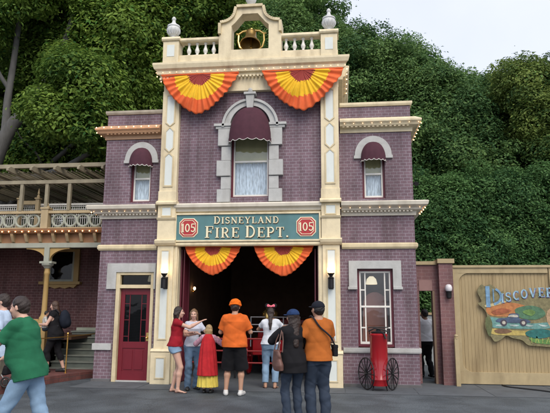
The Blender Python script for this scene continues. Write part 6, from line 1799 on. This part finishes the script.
    e.location = rn.location; e.rotation_euler = rn.rotation_euler; e.scale = (KN['s'],) * 3
    # camera bag on a strap
    e = thing('camera_bag', 'small black camera bag on a strap at the hip of the capped man in orange', 'bag')
    c = KM['tp'](-.235, .06, .10)
    b = MB(); b.box(c[0] - .035, c[0] + .035, c[1] - .06, c[1] + .06, c[2] - .09, c[2] + .07); b.build('bag', cloth('black_nylon', (.012, .012, .014)), e, bevel=.015)
    b = MB(); b.box(c[0] - .038, c[0] + .038, c[1] - .063, c[1] + .063, c[2] + .03, c[2] + .078); b.build('flap', MATS['black_nylon'], e, bevel=.012)
    b = MB(); b.tube(smoothpts([KM['tp'](-.23, .09, .16), KM['tp'](-.13, .165, .30), KM['tp'](.03, .16, .44), KM['tp'](.10, .095, .56), KM['tp'](.12, .0, .595), KM['tp'](.09, -.11, .54), KM['tp'](-.03, -.175, .36), KM['tp'](-.18, -.13, .2), KM['tp'](-.24, .03, .16)]), .013, 6); b.build('strap', cloth('strap_cloth', (.02, .02, .025)), e, smooth=True)
    e.location = rm_.location; e.rotation_euler = rm_.rotation_euler; e.scale = (KM['s'],) * 3
    # small camera in the hands of the young woman
    e = thing('camera', 'small dark camera held by the young woman in the pale grey t-shirt', 'camera'); c = (KW['wr'][1] + KW['wr'][-1]) / 2 + A3(0, -.09, .01)
    b = MB(); b.box(c[0] - .05, c[0] + .05, c[1] - .015, c[1] + .015, c[2] - .03, c[2] + .03); b.build('camera_body', mat('dark_plastic', (.03, .03, .035), .35), e, bevel=.006)
    b = MB(); b.lathe([(.022, 0), (.022, -.02), (.016, -.022)], (c[0], c[1] - .015, c[2]), 14, 'y'); b.build('lens', MATS['dark_plastic'], e, smooth=True)
    e.location = rw.location; e.rotation_euler = rw.rotation_euler; e.scale = (KW['s'],) * 3

    # pushchair in front of the green shirted man
    e = thing('pushchair', 'dark folding pushchair standing on the brick terrace at the left edge', 'pushchair', (-4.62, -1.85, .131), radians(-80))
    fm = mat('pushchair_metal', (.25, .26, .27), .35, metal=.8)
    b = MB()
    for k in (1, -1):
        b.tube([(k * .20, .36, 1.02), (k * .21, .12, .60), (k * .22, -.34, .12)], .014, 8); b.tube([(k * .21, .02, .55), (k * .22, .34, .12)], .013, 8)
    b.tube([(-.20, .36, 1.02), (.20, .36, 1.02)], .018, 8); b.tube([(-.22, -.34, .12), (.22, -.34, .12)], .012, 8); b.tube([(-.22, .34, .12), (.22, .34, .12)], .012, 8)
    b.build('frame', fm, e, smooth=True)
    for k in (1, -1):
        for y in (-.36, .36):
            w = MB(); w.tube([(k * .235, y + .085 * cos(t), .09 + .085 * sin(t)) for t in [2 * pi * q / 20 for q in range(20)]], .017, 8, close=True); w.tube([(k * .215, y, .09), (k * .255, y, .09)], .05, 12); w.build('wheel', BLACKR, e, smooth=True)
    F_ = Field(); F_.cone((-.12, .05, .42), (.12, .05, .42), .07, .07, flat=((0, 0, 1), .5)); F_.cone((-.12, -.18, .42), (.12, -.18, .42), .07, .07, flat=((0, 0, 1), .5)); F_.cone((-.12, .10, .45), (-.12, .26, .80), .05, .05); F_.cone((.12, .10, .45), (.12, .26, .80), .05, .05); F_.cone((0, .10, .45), (0, .26, .80), .09, .09, k=.05)
    np_obj('seat', [F_.mesh(.012)], cloth('pushchair_blue_cloth', (.10, .20, .34)), e)
    F_ = Field(); F_.ell((0, .16, .80), (.22, .26, .20)); F_.cut((0, -.02, .76), (0, -.5, -1))
    np_obj('canopy', [F_.mesh(.012)], BLACKC, e)
    b = MB(); b.box(-.16, .16, .05, .34, .20, .36); b.build('basket', BLACKC, e, bevel=.03)
all_people()
